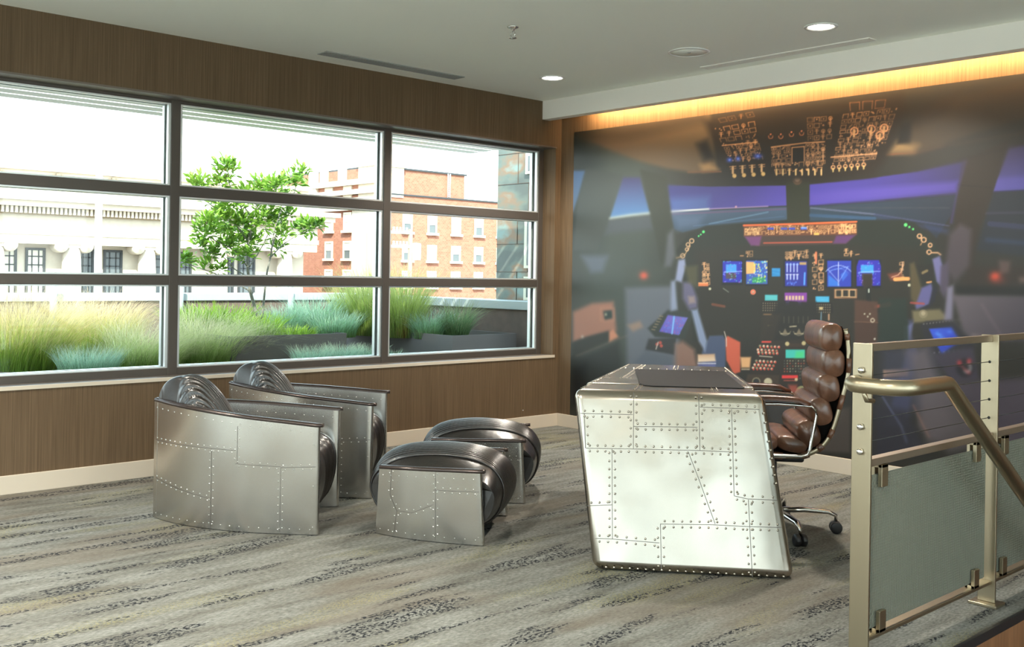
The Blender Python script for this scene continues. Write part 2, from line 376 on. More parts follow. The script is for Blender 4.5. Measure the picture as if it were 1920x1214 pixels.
# window wall with its opening
WY0, WY1, WZ0, WZ1 = -6.72, -.066, .600, 2.378; WX = -.32
w = MB(); w.box(WX, 0, YB, WY0, -.3, H+.2); w.box(WX, 0, WY1, .3, -.3, H+.2); w.box(WX, 0, WY0, WY1, -.3, WZ0); w.box(WX, 0, WY0, WY1, WZ1, H+.2)
struct(w.build('wall_left', 'wall'))
struct(bx('wall_back', 'wall', 0, XR, 0, .3, -3, H+.2))
# far side of the room behind the camera: unseen glazed bays, enlarged to add daylight
def glazed_wall(name, axis, pos, a0, a1, openings, zlo, zhi):
    m = MB()
    def b(p0, p1, z0, z1):
        if axis == 'Y': m.box(p0, p1, pos-.25, pos, z0, z1)
        else: m.box(pos, pos+.25, p0, p1, z0, z1)
    cur = a0
    for o0, o1 in openings:
        b(cur, o0, -.3, H+.2); b(o0, o1, -.3, zlo); b(o0, o1, zhi, H+.2); cur = o1
    b(cur, a1, -.3, H+.2)
    return struct(m.build(name, 'wall'))
OPB = [(.5, 4.4), (4.7, 8.6)]
glazed_wall('wall_front', 'Y', YB, -.32, XR+.25, OPB, .06, 2.60)
OPR = [(-8.4, -4.7), (-4.4, -.6)]
glazed_wall('wall_right', 'X', XR, YB, .3, OPR, .06, 2.60)
def simple_window(name, axis, pos, o0, o1, z0, z1, n):
    e = struct(empty(name, (0, 0, 0))); m = MB(); t = .05
    def b(mm, p0, p1, za, zb, d0, d1):
        if axis == 'Y': mm.box(p0, p1, pos-d1, pos-d0, za, zb)
        else: mm.box(pos+d0, pos+d1, p0, p1, za, zb)
    b(m, o0, o1, z0, z0+t, .08, .18); b(m, o0, o1, z1-t, z1, .08, .18)
    for i in range(n+1):
        c = o0+(o1-o0)*i/n; c = min(max(c, o0+t/2), o1-t/2); b(m, c-t/2, c+t/2, z0+t, z1-t, .08, .18)
    m.build('window_frame', 'frame', e)
    for i in range(n):
        g = MB(); b(g, o0+(o1-o0)*i/n+t/2, o0+(o1-o0)*(i+1)/n-t/2, z0+t, z1-t, .125, .13); g.build('pane', 'glass', e)
for i, (a, b_) in enumerate(OPB): simple_window('window_%d' % (i+2), 'Y', YB, a, b_, .06, 2.60, 3)
for i, (a, b_) in enumerate(OPR): simple_window('window_%d' % (i+4), 'X', XR, a, b_, .06, 2.60, 3)

dk = MB(); dk.box(-3, XR+9, YB-9, YB-.25, -.3, -.02); dk.box(XR+.25, XR+9, YB-.25, .3, -.3, -.02); struct(dk.build('roof_deck', 'deck'))  # unseen pale deck, added to bounce sunlight up onto the ceiling
# baseboards
BH = .107
struct(bx('baseboard_left', 'base', 0, .014, YB, -.014, 0, BH, bevel=.003))
struct(bx('baseboard_back', 'base', .0, EDGE, -.014, 0, 0, BH, bevel=.003))

# ---- the three-light-high window of the left wall
win = struct(empty('window_1', (0, 0, 0)))
FX0, FX1, GX = -.255, -.15, -.205
fz = [.600, .652, 1.184, 1.246, 1.757, 1.824, 2.352, 2.378]
muls = [-6.70, -5.02, -3.36, -1.702, -.088]
mw = .031
m = MB()
m.box(FX0, FX1, WY0, WY1, fz[0], fz[1]); m.box(FX0, FX1, WY0, WY1, fz[6], fz[7])
m.box(FX0, FX1+.002, WY0, WY1, fz[2], fz[3]); m.box(FX0, FX1+.002, WY0, WY1, fz[4], fz[5])
for y in muls: m.box(FX0, FX1+.004, max(y-mw, WY0), min(y+mw, WY1), fz[0], fz[7])
m.build('window_frame', 'frame', win, bevel=.003)
s_ = MB()
for i in range(4):
    y0, y1 = muls[i]+mw, muls[i+1]-mw
    for k in (1, 3, 5):
        z0, z1 = fz[k], fz[k+1]
        # bright stops around each pane with a dark gasket between
        for (a, b_, d0, d1, mi) in ((.0, .016, -.182, -.156, 0), (.0, .012, -.20, -.182, 1), (.0, .018, -.246, -.215, 0)):
            s_.box(d0, d1, y0, y0+b_, z0, z1, mi); s_.box(d0, d1, y1-b_, y1, z0, z1, mi)
            s_.box(d0, d1, y0+b_, y1-b_, z0, z0+b_*.6, mi); s_.box(d0, d1, y0+b_, y1-b_, z1-b_*.6, z1, mi)
s_.build('glazing_stop', ['alustop', 'black'], win)
for i in range(4):
    for k in (1, 3, 5):
        bx('pane', 'glass', GX-.003, GX+.003, muls[i]+mw, muls[i+1]-mw, fz[k], fz[k+1], win)
bx('window_sill', 'sillm', FX1, -.004, WY0, WY1, WZ0-.012, WZ0+.006, win)
bx('sill_edge', 'base', -.004, .006, WY0, WY1+.02, WZ0-.014, WZ0+.008, win)
bx('head_lining', 'sillm', FX1, .003, WY0, WY1+.01, WZ1-.008, WZ1+.004, win)

# ---- soffit with its cove
struct(bx('trim_2', 'soffit', 0, XR, -.232, -.145, 2.5957, H, bevel=.002))
led = bx('led_strip', 'led', .40, XR-.3, -.1455, -.136, 2.655, 2.675)
tag(led, 'glowing amber light strip hidden behind the pale soffit above the cockpit mural', 'light strip')

# ================================================================== THE MURAL
def build_mural():
    X0, X1, Z0, Z1 = .157, 4.545, BH+.004, 2.4985
    d = .0046; nx, nz = int((X1-X0)/d)+1, int((Z1-Z0)/d)+1
    xs = np.linspace(X0, X1, nx); zs = np.linspace(Z0, Z1, nz); XX, ZZ = np.meshgrid(xs, zs)
    dx, dy, dz = XX-CAM.x, -.006-CAM.y, ZZ-CAM.z
    dep = dx*FW.x+dy*FW.y+dz*FW.z
    U = 960+FPX*(dx*RT.x+dy*RT.y+dz*RT.z)/dep; V = CYP-FPX*(dx*UP.x+dy*UP.y+dz*UP.z)/dep
    A = np.zeros((nz, nx, 3)); A[:] = (38, 36, 32)
    def box_of(x0, x1, y0, y1, pad=2):
        ok = (U > x0-pad) & (U < x1+pad) & (V > y0-pad) & (V < y1+pad)
        r = np.where(ok.any(1))[0]; c = np.where(ok.any(0))[0]
        if len(r) == 0 or len(c) == 0: return None
        return slice(r[0], r[-1]+1), slice(c[0], c[-1]+1)
    def blend(sl, mk, col):
        a = A[sl]; mk = mk[..., None]; A[sl] = a*(1-mk)+np.asarray(col, float)*mk
    def poly(pts, col, al=1., soft=.7, grad=None):
        """grad=(x0,y0,x1,y1,col2): colour runs from col to col2 along that axis"""
        p = np.array(pts, float); sl = box_of(p[:, 0].min(), p[:, 0].max(), p[:, 1].min(), p[:, 1].max(), 3*soft+2)
        if sl is None: return
        u, v = U[sl], V[sl]; ins = np.zeros(u.shape, bool); dist = np.full(u.shape, 1e9); n = len(p)
        for i in range(n):
            (ax, ay), (bx_, by) = p[i], p[(i+1) % n]
            c = ((ay > v) != (by > v)) & (u < (bx_-ax)*(v-ay)/(by-ay+1e-12)+ax); ins ^= c
            L2 = (bx_-ax)**2+(by-ay)**2+1e-9; t = np.clip(((u-ax)*(bx_-ax)+(v-ay)*(by-ay))/L2, 0, 1)
            dist = np.minimum(dist, (u-ax-t*(bx_-ax))**2+(v-ay-t*(by-ay))**2)
        sd = np.sqrt(dist)*np.where(ins, 1, -1); mk = np.clip(.5+sd/(2*soft), 0, 1)*al
        if grad:
            gx0, gy0, gx1, gy1, c2 = grad; L2 = (gx1-gx0)**2+(gy1-gy0)**2; t = np.clip(((u-gx0)*(gx1-gx0)+(v-gy0)*(gy1-gy0))/L2, 0, 1)[..., None]
            blend(sl, mk, np.asarray(col, float)*(1-t)+np.asarray(c2, float)*t)
        else: blend(sl, mk, col)
    def line(x0, y0, x1, y1, w, col, al=1.):
        sl = box_of(min(x0, x1), max(x0, x1), min(y0, y1), max(y0, y1), w+2)
        if sl is None: return
        u, v = U[sl], V[sl]; L2 = (x1-x0)**2+(y1-y0)**2+1e-9; t = np.clip(((u-x0)*(x1-x0)+(v-y0)*(y1-y0))/L2, 0, 1)
        dd = np.sqrt((u-x0-t*(x1-x0))**2+(v-y0-t*(y1-y0))**2); blend(sl, np.clip(w/2+.5-dd, 0, 1)*al, col)
    def pl(pts, w, col, al=1., close=False):
        for a, b in zip(pts, pts[1:]+(pts[:1] if close else [])): line(*a, *b, w, col, al)
    def blob(x, y, sx, sy, col, al=1.):
        sl = box_of(x-3*sx, x+3*sx, y-3*sy, y+3*sy)
        if sl is None: return
        blend(sl, al*np.exp(-((U[sl]-x)/sx)**2-((V[sl]-y)/sy)**2), col)
    def dot(x, y, r, col, al=1.):
        sl = box_of(x-r, x+r, y-r, y+r)
        if sl is None: return
        blend(sl, np.clip(r+.5-np.hypot(U[sl]-x, V[sl]-y), 0, 1)*al, col)
    def ring(x, y, r, w, col, al=1., a0=0, a1=360):
        n = 12; pl([(x+r*math.cos(math.radians(a0+(a1-a0)*i/n)), y+r*math.sin(math.radians(a0+(a1-a0)*i/n))) for i in range(n+1)], w, col, al)
    def rect(x0, y0, x1, y1, col, al=1., sl=0.):
        poly([(x0, y0), (x1, y0+sl), (x1, y1+sl), (x0, y1)], col, al)
    def frame(x0, y0, x1, y1, w, col, sl=0., al=1.):
        pl([(x0, y0), (x1, y0+sl), (x1, y1+sl), (x0, y1)], w, col, al, True)
    R = random.Random(3)
    OR = (232, 172, 122)
    # --- dark cabin ground, with grey window-reflection haze painted in at the left, browner towards the right
    A[:] = (40, 38, 33)
    poly([(1060, 240), (1260, 240), (1260, 760), (1060, 760)], (62, 70, 66), 1, 60)
    poly([(1060, 230), (1120, 230), (1120, 470), (1060, 470)], (38, 46, 46), .8, 25)
    # --- ceiling lining with the lit edges either side of the overhead panel
    poly([(1100, 262), (1330, 200), (1345, 322), (1300, 324), (1250, 316), (1200, 303), (1150, 285)], (88, 74, 58), 1, 4, (1130, 240, 1330, 320, (104, 88, 64)))
    poly([(1075, 246), (1330, 206), (1322, 232), (1180, 262), (1100, 268)], (52, 44, 34), .85, 9)
    poly([(1312, 309), (1330, 305), (1348, 318), (1318, 322)], (168, 134, 88), 1, 6)
    line(1290, 323, 1352, 322, 3, (120, 82, 52))
    poly([(1662, 290), (1690, 250), (1760, 190), (1930, 150), (1930, 220), (1830, 250), (1760, 275), (1700, 290)], (72, 60, 45), 1, 5, (1690, 290, 1800, 170, (50, 42, 31)))
    poly([(1664, 288), (1682, 265), (1722, 272), (1712, 286)], (140, 112, 74), .9, 8)
    line(1662, 290, 1720, 287, 2.5, (112, 72, 46)); line(1720, 287, 1770, 274, 2.5, (80, 55, 40)); line(1770, 274, 2085, 222, 2.5, (60, 46, 36))
    poly([(1306, 270), (1326, 262), (1342, 298), (1320, 302)], (30, 26, 21), 1, 7); poly([(1688, 235), (1710, 230), (1706, 268), (1682, 270)], (26, 23, 19), 1, 4)
    poly([(1700, 210), (1800, 170), (1770, 215), (1715, 240)], (44, 36, 27), .7, 8)
    # --- night sky in the windows
    sky = lambda pts, x0, y0, x1, y1, c0, c1, s=1.: poly(pts, c0, 1, s, (x0, y0, x1, y1, c1))
    sky([(1168, 333), (1200, 333), (1219, 401), (1143, 410)], 1180, 333, 1184, 404, (56, 54, 92), (74, 112, 158))
    pl([(1141, 410), (1180, 404), (1219, 400)], 4, (186, 198, 190)); poly([(1141, 412), (1220, 402), (1226, 430), (1133, 440)], (70, 76, 84), .8, 6)
    sky([(1071, 320), (1098, 320), (1084, 370), (1070, 410)], 1085, 320, 1075, 410, (72, 104, 152), (70, 92, 116))
    sky([(1250, 347), (1330, 350), (1474, 348), (1476, 386), (1400, 388), (1257, 398)], 1270, 350, 1440, 385, (56, 58, 118), (84, 74, 168))
    poly([(1254, 372), (1330, 368), (1330, 396), (1257, 398)], (76, 102, 158), .75, 8); line(1256, 397, 1330, 392, 3.5, (190, 196, 200)); line(1330, 392, 1440, 387, 2, (150, 128, 178)); dot(1380, 388, 2, (200, 150, 170))
    poly([(1257, 399), (1400, 391), (1476, 388), (1478, 412), (1400, 420), (1325, 425), (1280, 436), (1264, 430)], (66, 86, 112), 1, 1.5, (1300, 395, 1300, 432, (48, 66, 84)))
    line(1260, 402, 1476, 392, 3, (104, 78, 110), .7); line(1330, 420, 1440, 398, 2.5, (96, 130, 160), .8); line(1300, 424, 1470, 406, 2, (70, 98, 130), .7); poly([(1262, 404), (1320, 404), (1310, 425), (1270, 432)], (92, 110, 142), .5, 8)
    sky([(1518, 346), (1620, 336), (1720, 322), (1805, 303), (1794, 362), (1660, 374), (1518, 386)], 1520, 345, 1800, 330, (74, 64, 158), (48, 42, 88))
    poly([(1518, 362), (1640, 352), (1796, 340), (1793, 360), (1640, 374), (1518, 384)], (88, 74, 166), .6, 6); line(1518, 386, 1660, 376, 2.5, (52, 48, 96)); line(1660, 376, 1796, 364, 2.5, (46, 42, 80))
    poly([(1518, 388), (1660, 378), (1794, 366), (1783, 404), (1756, 448), (1730, 420), (1690, 412), (1600, 416), (1518, 416)], (46, 62, 78), 1, 1.5, (1520, 395, 1780, 410, (38, 44, 56)))
    line(1520, 390, 1640, 402, 3, (98, 104, 130), .8); line(1640, 402, 1780, 424, 2.5, (74, 74, 112), .7); line(1540, 390, 1780, 390, 2, (70, 66, 74), .6); line(1520, 404, 1640, 410, 6, (52, 84, 120), .7); poly([(1640, 404), (1780, 430), (1776, 440), (1660, 412)], (50, 58, 96), .6, 4)
    sky([(1892, 274), (2085, 262), (2085, 344), (1862, 360)], 1890, 270, 1900, 350, (56, 48, 84), (70, 66, 132))
    poly([(1868, 334), (2085, 318), (2085, 344), (1862, 358)], (80, 74, 150), .8, 5); line(1862, 360, 2085, 348, 3, (40, 38, 76))
    poly([(1862, 362), (2085, 350), (2085, 500), (1830, 470)], (34, 38, 46), 1, 2); line(1856, 420, 2085, 440, 10, (50, 52, 84), .7); line(1846, 400, 2085, 396, 5, (58, 52, 72), .6); line(1850, 450, 2085, 470, 8, (44, 58, 92), .6)
    # --- window posts
    poly([(1098, 316), (1168, 328), (1141, 412), (1120, 470), (1075, 470), (1084, 372)], (58, 64, 62), 1, 2)
    poly([(1200, 318), (1250, 330), (1262, 430), (1272, 490), (1240, 500), (1226, 430)], (50, 54, 47), 1, 2)
    poly([(1473, 326), (1518, 322), (1516, 420), (1476, 420)], (43, 45, 31), 1, 1); dot(1495, 338, 9, (96, 72, 52)); dot(1495, 336, 5, (196, 158, 128))
    poly([(1806, 300), (1892, 262), (1862, 360), (1836, 430), (1822, 510), (1784, 500), (1790, 420), (1796, 364)], (42, 34, 27), 1, 1.5); line(1797, 347, 1860, 352, 1.2, (26, 22, 20)); poly([(1806, 300), (1814, 300), (1796, 366), (1786, 420), (1780, 420)], (58, 48, 92), .7, 2)
    poly([(1780, 440), (1800, 420), (1822, 430), (1818, 500), (1790, 530), (1772, 500)], (68, 60, 66), 1, 5)
    line(1798, 300, 2085, 230, 2, (30, 26, 22))
    # --- the overhead panel
    poly([(1320, 226), (1420, 206), (1560, 190), (1692, 176), (1700, 210), (1660, 300), (1640, 330), (1520, 340), (1390, 340), (1352, 300)], (37, 30, 23), 1, 8)
    def cluster(q, nu, nv, n, seed, col=OR, br=1.):
        r = random.Random(seed)
        def P(u, v):
            (ax, ay), (bx_, by), (cx, cy), (dx_, dy_) = q; return ((1-v)*((1-u)*ax+u*bx_)+v*((1-u)*dx_+u*cx), (1-v)*((1-u)*ay+u*by)+v*((1-u)*dy_+u*cy))
        for i in range(nu):
            for j in range(nv):
                u0, u1, v0, v1 = (i+.12)/nu, (i+.88)/nu, (j+.14)/nv, (j+.82)/nv; k = r.random(); b = br*(.75+.30*r.random()); c = tuple(x*b for x in col)
                if k < .36: pl([P(u0, v0), P(u1, v0), P(u1, v1), P(u0, v1)], 1.15, c, .9, True)
                elif k < .52: pl([P(u0, v1), P(u0, v0), P(u1, v0), P(u1, v1)], 1.3, c, .9)
                elif k < .68:
                    x, y = P((u0+u1)/2, (v0+v1)/2); line(x-3, y-4, x+3, y-4.5, 1.4, c); line(x, y-4, x, y+4, 2.2, c); line(x-4, y-1, x+4, y-1.6, 1.2, c)
                elif k < .8:
                    x, y = P((u0+u1)/2, (v0+v1)/2); ring(x, y, 3.2, 1.3, c); line(x, y, x, y+5, 2, c)
                else:
                    for _ in range(3):
                        x, y = P(u0+(u1-u0)*r.random(), v0+(v1-v0)*r.random()); dot(x, y, 1.2, c)
                if r.random() < .45:
                    x, y = P((u0+u1)/2, (v0+v1)/2); dot(x, y, 1.3, tuple(min(255, x*1.1) for x in c))
    cluster([(1344, 222), (1412, 208), (1418, 220), (1350, 232)], 4, 1, 0, 1, (150, 104, 70), .8)
    cluster([(1338, 240), (1416, 226), (1424, 272), (1356, 278)], 5, 4, 0, 2, OR, .8)
    cluster([(1356, 276), (1424, 268), (1432, 300), (1368, 304)], 6, 4, 0, 4, OR, .9)
    for x, y, rx in ((1368, 300, 6), (1384, 298, 5), (1421, 293, 8)): blob(x, y, rx, 5, (62, 92, 214)); dot(x, y, 2, (110, 140, 240))
    pl([(1354, 273), (1420, 267)], 1.8, OR)
    for i in range(4):
        x = 1374+18*i; y = 313-1.2*i; line(x-6, y, x+6, y-1, 1.4, OR); line(x, y, x, y+12, 4, (222, 180, 130)); dot(x+3, y+17, 4, (226, 186, 120)); line(x-5, y+4, x+6, y+3, 1.2, OR)
    for x, y in ((1445, 256), (1464, 256), (1484, 252), (1503, 250)): ring(x, y, 4, 1.3, (190, 120, 84), .9, -20, 200); dot(x, y-4, 1.6, (220, 130, 90))
    cluster([(1512, 220), (1564, 216), (1560, 262), (1514, 266)], 4, 4, 0, 7, OR, .75)
    pl([(1446, 276), (1510, 268), (1546, 266)], 1.8, OR); cluster([(1446, 276), (1482, 272), (1484, 312), (1446, 314)], 4, 5, 0, 8, OR, .9); cluster([(1510, 270), (1548, 267), (1548, 308), (1510, 310)], 4, 5, 0, 9, OR, .9)
    rect(1485, 278, 1508, 304, (22, 18, 15)); pl([(1485, 304), (1485, 277), (1508, 275), (1508, 302)], 1.4, OR)
    cluster([(1447, 306), (1546, 300), (1540, 324), (1454, 328)], 8, 2, 0, 10, (240, 176, 120))
    for x in range(1456, 1546, 12): line(x, 318, x, 328, 3, (222, 186, 128))
    cluster([(1590, 190), (1664, 184), (1660, 206), (1592, 212)], 3, 1, 0, 11, (170, 112, 76), .9)
    cluster([(1580, 214), (1684, 200), (1672, 238), (1574, 244)], 8, 3, 0, 12, OR, .75)
    cluster([(1574, 244), (1672, 236), (1660, 272), (1568, 276)], 7, 4, 0, 13, OR, .85)
    for x, y in ((1602, 246), (1634, 242), (1658, 240), (1650, 254)): ring(x, y, 7, 1.8, (226, 158, 112)); line(x, y-2, x-1, y+10, 4, (190, 146, 100))
    cluster([(1566, 276), (1650, 268), (1642, 300), (1562, 304)], 7, 4, 0, 14, OR, .9); pl([(1558, 295), (1644, 288)], 1.8, OR)
    for i in range(6): x = 1562+11.5*i; y = 314-1*i; ring(x, y, 3.4, 1.5, OR); line(x, y+2, x, y+8, 2.4, (214, 186, 120)); dot(x, y-7, 1.3, OR)
    # --- glareshield and instrument panel
    poly([(1268, 470), (1292, 438), (1325, 424), (1395, 418), (1606, 414), (1690, 412), (1716, 418), (1752, 455), (1772, 500), (1748, 560), (1700, 640), (1300, 640), (1290, 560)], (36, 40, 34), 1, 2.5)
    poly([(1300, 470), (1392, 462), (1608, 458), (1730, 470), (1716, 640), (1310, 640)], (43, 38, 31), .75, 10)
    poly([(1394, 421), (1606, 415), (1607, 441), (1394, 444)], (96, 58, 38), 1, .8); pl([(1394, 423), (1500, 420), (1606, 416)], 3, (232, 112, 62))
    cluster([(1396, 426), (1606, 420), (1606, 438), (1396, 442)], 26, 2, 0, 20, (246, 186, 128)); cluster([(1396, 428), (1424, 427), (1424, 441), (1396, 442)], 5, 2, 0, 21, (250, 200, 140)); cluster([(1572, 422), (1604, 420), (1604, 438), (1572, 440)], 5, 2, 0, 22, (250, 190, 130))
    for x in (1445, 1470, 1485, 1507): rect(x-6, 427, x+6, 431, (52, 70, 190), .95)
    rect(1502, 426, 1512, 429, (110, 160, 250)); rect(1526, 437, 1536, 441, (232, 190, 100))
    poly([(1396, 444), (1606, 441), (1586, 458), (1418, 462)], (66, 50, 44), 1, 1); poly([(1396, 444), (1428, 443), (1424, 461), (1408, 461)], (112, 62, 118), .9, 2); poly([(1568, 442), (1604, 441), (1586, 457), (1562, 457)], (92, 54, 110), .9, 2); line(1432, 456, 1560, 454, 2, (208, 92, 66))
    # displays
    rect(1353, 487, 1393, 535, (20, 22, 30)); rect(1355, 490, 1391, 530, (40, 44, 170)); rect(1361, 496, 1381, 511, (62, 150, 232)); rect(1361, 512, 1380, 523, (74, 66, 80)); line(1357, 511, 1391, 509, 1.4, (150, 190, 255))
    for k in range(40): dot(1355+36*R.random(), 490+40*R.random(), 1, R.choice([(120, 150, 255), (90, 210, 190), (170, 110, 230)]))
    rect(1397, 486, 1441, 536, (20, 22, 30)); rect(1399, 489, 1439, 533, (60, 90, 180)); poly([(1399, 491), (1416, 492), (1417, 513), (1399, 514)], (240, 176, 110)); rect(1410, 520, 1436, 531, (46, 140, 100))
    for k in range(75): dot(1414+25*R.random(), 490+30*R.random(), 1.3, R.choice([(40, 70, 190), (220, 225, 210), (240, 220, 90), (80, 190, 230)]))
    for k in range(30): dot(1400+38*R.random(), 516+15*R.random(), 1.1, R.choice([(120, 220, 160), (60, 80, 200), (180, 230, 120)]))
    rect(1447, 503, 1463, 519, (34, 120, 190)); 
    for k in range(5): line(1448, 505+3*k, 1462, 504.6+3*k, .8, (80, 190, 240), .8)
    rect(1469, 487, 1516, 539, (20, 22, 30)); rect(1472, 490, 1513, 537, (42, 48, 150))
    for k in range(4):
        x = 1476+6.3*k; line(x, 496, x, 510, 2, (190, 205, 250)); dot(x, 496, 2.2, (150, 180, 250)); line(x, 515, x, 524, 2.4, (190, 205, 250)); line(x-2, 515, x+2, 515, 1.4, (230, 236, 255))
    rect(1499, 492, 1512, 497, (180, 150, 100)); line(1509, 512, 1508, 534, 3, (90, 160, 250))
    for k in range(16): dot(1475+20*R.random(), 529+6*R.random(), 1, (90, 130, 240))
    rect(1548, 486, 1598, 540, (20, 22, 30)); rect(1551, 489, 1596, 538, (44, 62, 176)); poly([(1553, 515), (1572, 530), (1575, 537), (1553, 537)], (52, 120, 220), .9); poly([(1576, 515), (1585, 508), (1590, 516), (1580, 528)], (58, 110, 220), .8)
    ring(1572, 528, 30, 1.2, (180, 200, 250), .9, 218, 322); ring(1572, 528, 24, 1, (120, 160, 250), .6, 218, 322); line(1572, 492, 1572, 536, 1.3, (210, 220, 255)); line(1553, 506, 1572, 528, 1.1, (170, 190, 250)); line(1590, 500, 1572, 530, 1, (140, 170, 250)); line(1555, 508, 1592, 500, .9, (120, 160, 240))
    rect(1604, 487, 1652, 540, (20, 22, 30)); poly([(1610, 488), (1648, 488), (1652, 500), (1651, 536), (1606, 537), (1606, 500)], (48, 44, 170)); rect(1614, 497, 1638, 512, (58, 150, 236)); rect(1616, 513, 1636, 536, (62, 52, 66)); line(1610, 511, 1650, 509, 1.4, (170, 200, 255))
    for k in range(40): dot(1608+42*R.random(), 489+46*R.random(), 1, R.choice([(120, 130, 255), (90, 200, 220), (170, 120, 240)]))
    rect(1619, 515, 1635, 540, (46, 38, 34))
    # warm switch groups
    for q, nu, nv, sd in (([(1472, 472), (1516, 470), (1516, 485), (1472, 487)], 6, 2, 31), ([(1398, 471), (1412, 470), (1412, 482), (1398, 483)], 2, 2, 32), ([(1582, 469), (1600, 468), (1600, 480), (1582, 481)], 2, 2, 33), ([(1522, 476), (1545, 474), (1545, 546), (1522, 548)], 2, 6, 34), ([(1317, 494), (1330, 494), (1332, 535), (1316, 536)], 2, 6, 35), ([(1686, 492), (1696, 490), (1696, 524), (1684, 526)], 1, 5, 36)): cluster(q, nu, nv, 0, sd, (236, 180, 130))
    line(1530, 474, 1530, 494, 4, (206, 120, 84)); rect(1309, 530, 1328, 537, (214, 122, 76)); line(1310, 531, 1327, 531, 1.5, (250, 190, 140)); frame(1535, 495, 1543, 505, 1.2, OR); frame(1536, 512, 1544, 530, 1.2, OR)
    line(1388, 480, 1394, 480, 1.5, OR); line(1604, 478, 1611, 477, 1.5, OR)
    for i in range(3): frame(1567+13*i, 544, 1578+13*i, 557, 1.3, (240, 196, 146)); 
    frame(1565, 543, 1606, 559, 1.2, (200, 140, 100))
    ring(1412, 548, 3.6, 2.6, (240, 130, 100)); dot(1412, 548, 1.4, (255, 230, 200)); line(1336, 571, 1358, 575, 5, (104, 62, 44)); dot(1331, 542, 2.5, (200, 200, 170)); line(1356, 541, 1366, 548, 1.5, (130, 140, 130))
    # lower displays, radio panels
    rect(1470, 549, 1514, 574, (30, 26, 36)); poly([(1471, 549), (1513, 549), (1513, 568), (1471, 564)], (128, 62, 160)); 
    for k in range(6): rect(1473+6*k, 555, 1477+6*k, 563, (214, 190, 150))
    rect(1473, 566, 1480, 573, (110, 70, 190)); rect(1496, 566, 1503, 573, (110, 70, 190))
    rect(1434, 553, 1458, 564, (70, 172, 186)); rect(1529, 556, 1555, 567, (58, 160, 210))
    for k in range(5): line(1436, 555+2*k, 1456, 555+2*k, .7, (150, 230, 220), .6); line(1531, 558+2*k, 1553, 558+2*k, .7, (130, 220, 250), .6)
    poly([(1428, 565), (1460, 565), (1458, 585), (1430, 585)], (30, 28, 25)); poly([(1527, 568), (1560, 568), (1562, 588), (1529, 588)], (30, 28, 25))
    for i in range(7):
        for j in range(4): dot(1431+4.3*i, 569+4.5*j, 1.1, (190, 170, 140), .8); dot(1532+4*i, 572+4.6*j, 1.1, (190, 170, 140), .8)
    rect(1536, 576, 1543, 581, (200, 180, 130)); line(1432, 590, 1446, 590, 2, (170, 130, 90)); line(1449, 592, 1449, 612, 1.2, (150, 120, 90)); line(1440, 611, 1450, 610, 2, (180, 160, 110)); line(1540, 586, 1539, 606, 2, (110, 140, 160)); line(1554, 590, 1554, 600, 3, (180, 140, 110))
    # throttle quadrant
    poly([(1458, 566), (1530, 566), (1544, 640), (1428, 645)], (34, 33, 30), .9, 3); poly([(1430, 590), (1465, 590), (1450, 640), (1425, 640)], (54, 46, 38), .6, 4)
    for k in range(6): line(1470+9*k, 594, 1470+9*k, 606, 1.4, (92, 84, 70), .8)
    for x in (1472, 1498): ring(x, 618, 11, 2, (110, 104, 90), .9, 20, 160); line(x-8, 626, x+8, 626, 2, (180, 170, 140)); poly([(x-5, 626), (x+5, 626), (x, 616)], (120, 108, 90))
    line(1481, 613, 1493, 612, 2, (200, 190, 160)); frame(1514, 616, 1526, 636, 1.5, (190, 120, 100)); rect(1517, 618, 1522, 631, (190, 40, 40))
    # centre pedestal
    poly([(1426, 640), (1560, 634), (1600, 740), (1396, 740)], (46, 40, 34), 1, 2)
    rect(1428, 640, 1446, 643, (230, 80, 70)); rect(1524, 646, 1536, 649, (230, 90, 80)); rect(1472, 644, 1510, 651, (60, 46, 36)); dot(1476, 645, 4, (190, 176, 130)); dot(1507, 644, 4, (190, 176, 130))
    rect(1473, 656, 1509, 672, (66, 190, 180)); poly([(1493, 659), (1508, 659), (1507, 672), (1490, 672)], (80, 214, 110), .6, 3)
    for i in range(8):
        for j in range(5): dot(1471+5.2*i, 677+5*j, 1.1, R.choice([(190, 190, 160), (90, 100, 100), (210, 100, 80)]))
    for row, (x0, y) in enumerate(((1425, 649), (1421, 656), (1422, 661), (1418, 677), (1415, 684), (1412, 690))):
        for i in range(6): dot(x0+7*i, y+.4*i, 2.3, (236, 206, 180) if (i+row) % 3 else (150, 150, 120)); dot(x0+7*i+1, y+3, 1.6, (226, 70, 52))
    line(1424, 668, 1448, 670, 1.6, (220, 210, 190)); rect(1466, 704, 1496, 710, (228, 66, 66)); line(1470, 714, 1494, 714, 2, (170, 80, 70)); dot(1493, 712, 3, (210, 190, 150))
    for i in range(5):
        for j in range(4): dot(1500+6*i, 692+6*j, 1, (120, 130, 120))
    poly([(1402, 702), (1462, 704), (1458, 732), (1394, 730)], (64, 52, 42), 1, 1.5); ring(1418, 716, 7, 1.6, (150, 146, 120)); dot(1418, 716, 5, (40, 44, 48)); dot(1440, 717, 8, (168, 160, 136)); dot(1440, 716, 6.5, (196, 186, 158)); dot(1503, 735, 11, (150, 146, 104)); dot(1503, 733, 2, (30, 28, 24)); poly([(1478, 722), (1494, 722), (1496, 736), (1482, 740)], (190, 90, 76), .7, 3)
    # --- seats: left foreground
    poly([(1326, 640), (1330, 630), (1356, 629), (1362, 640), (1360, 694), (1318, 720), (1316, 660)], (68, 80, 108), 1, 2); poly([(1360, 636), (1364, 630), (1388, 642), (1388, 698), (1376, 702), (1362, 676)], (196, 92, 68), 1, 1.5); pl([(1358, 622), (1362, 636), (1362, 650)], 1.5, (210, 200, 190))
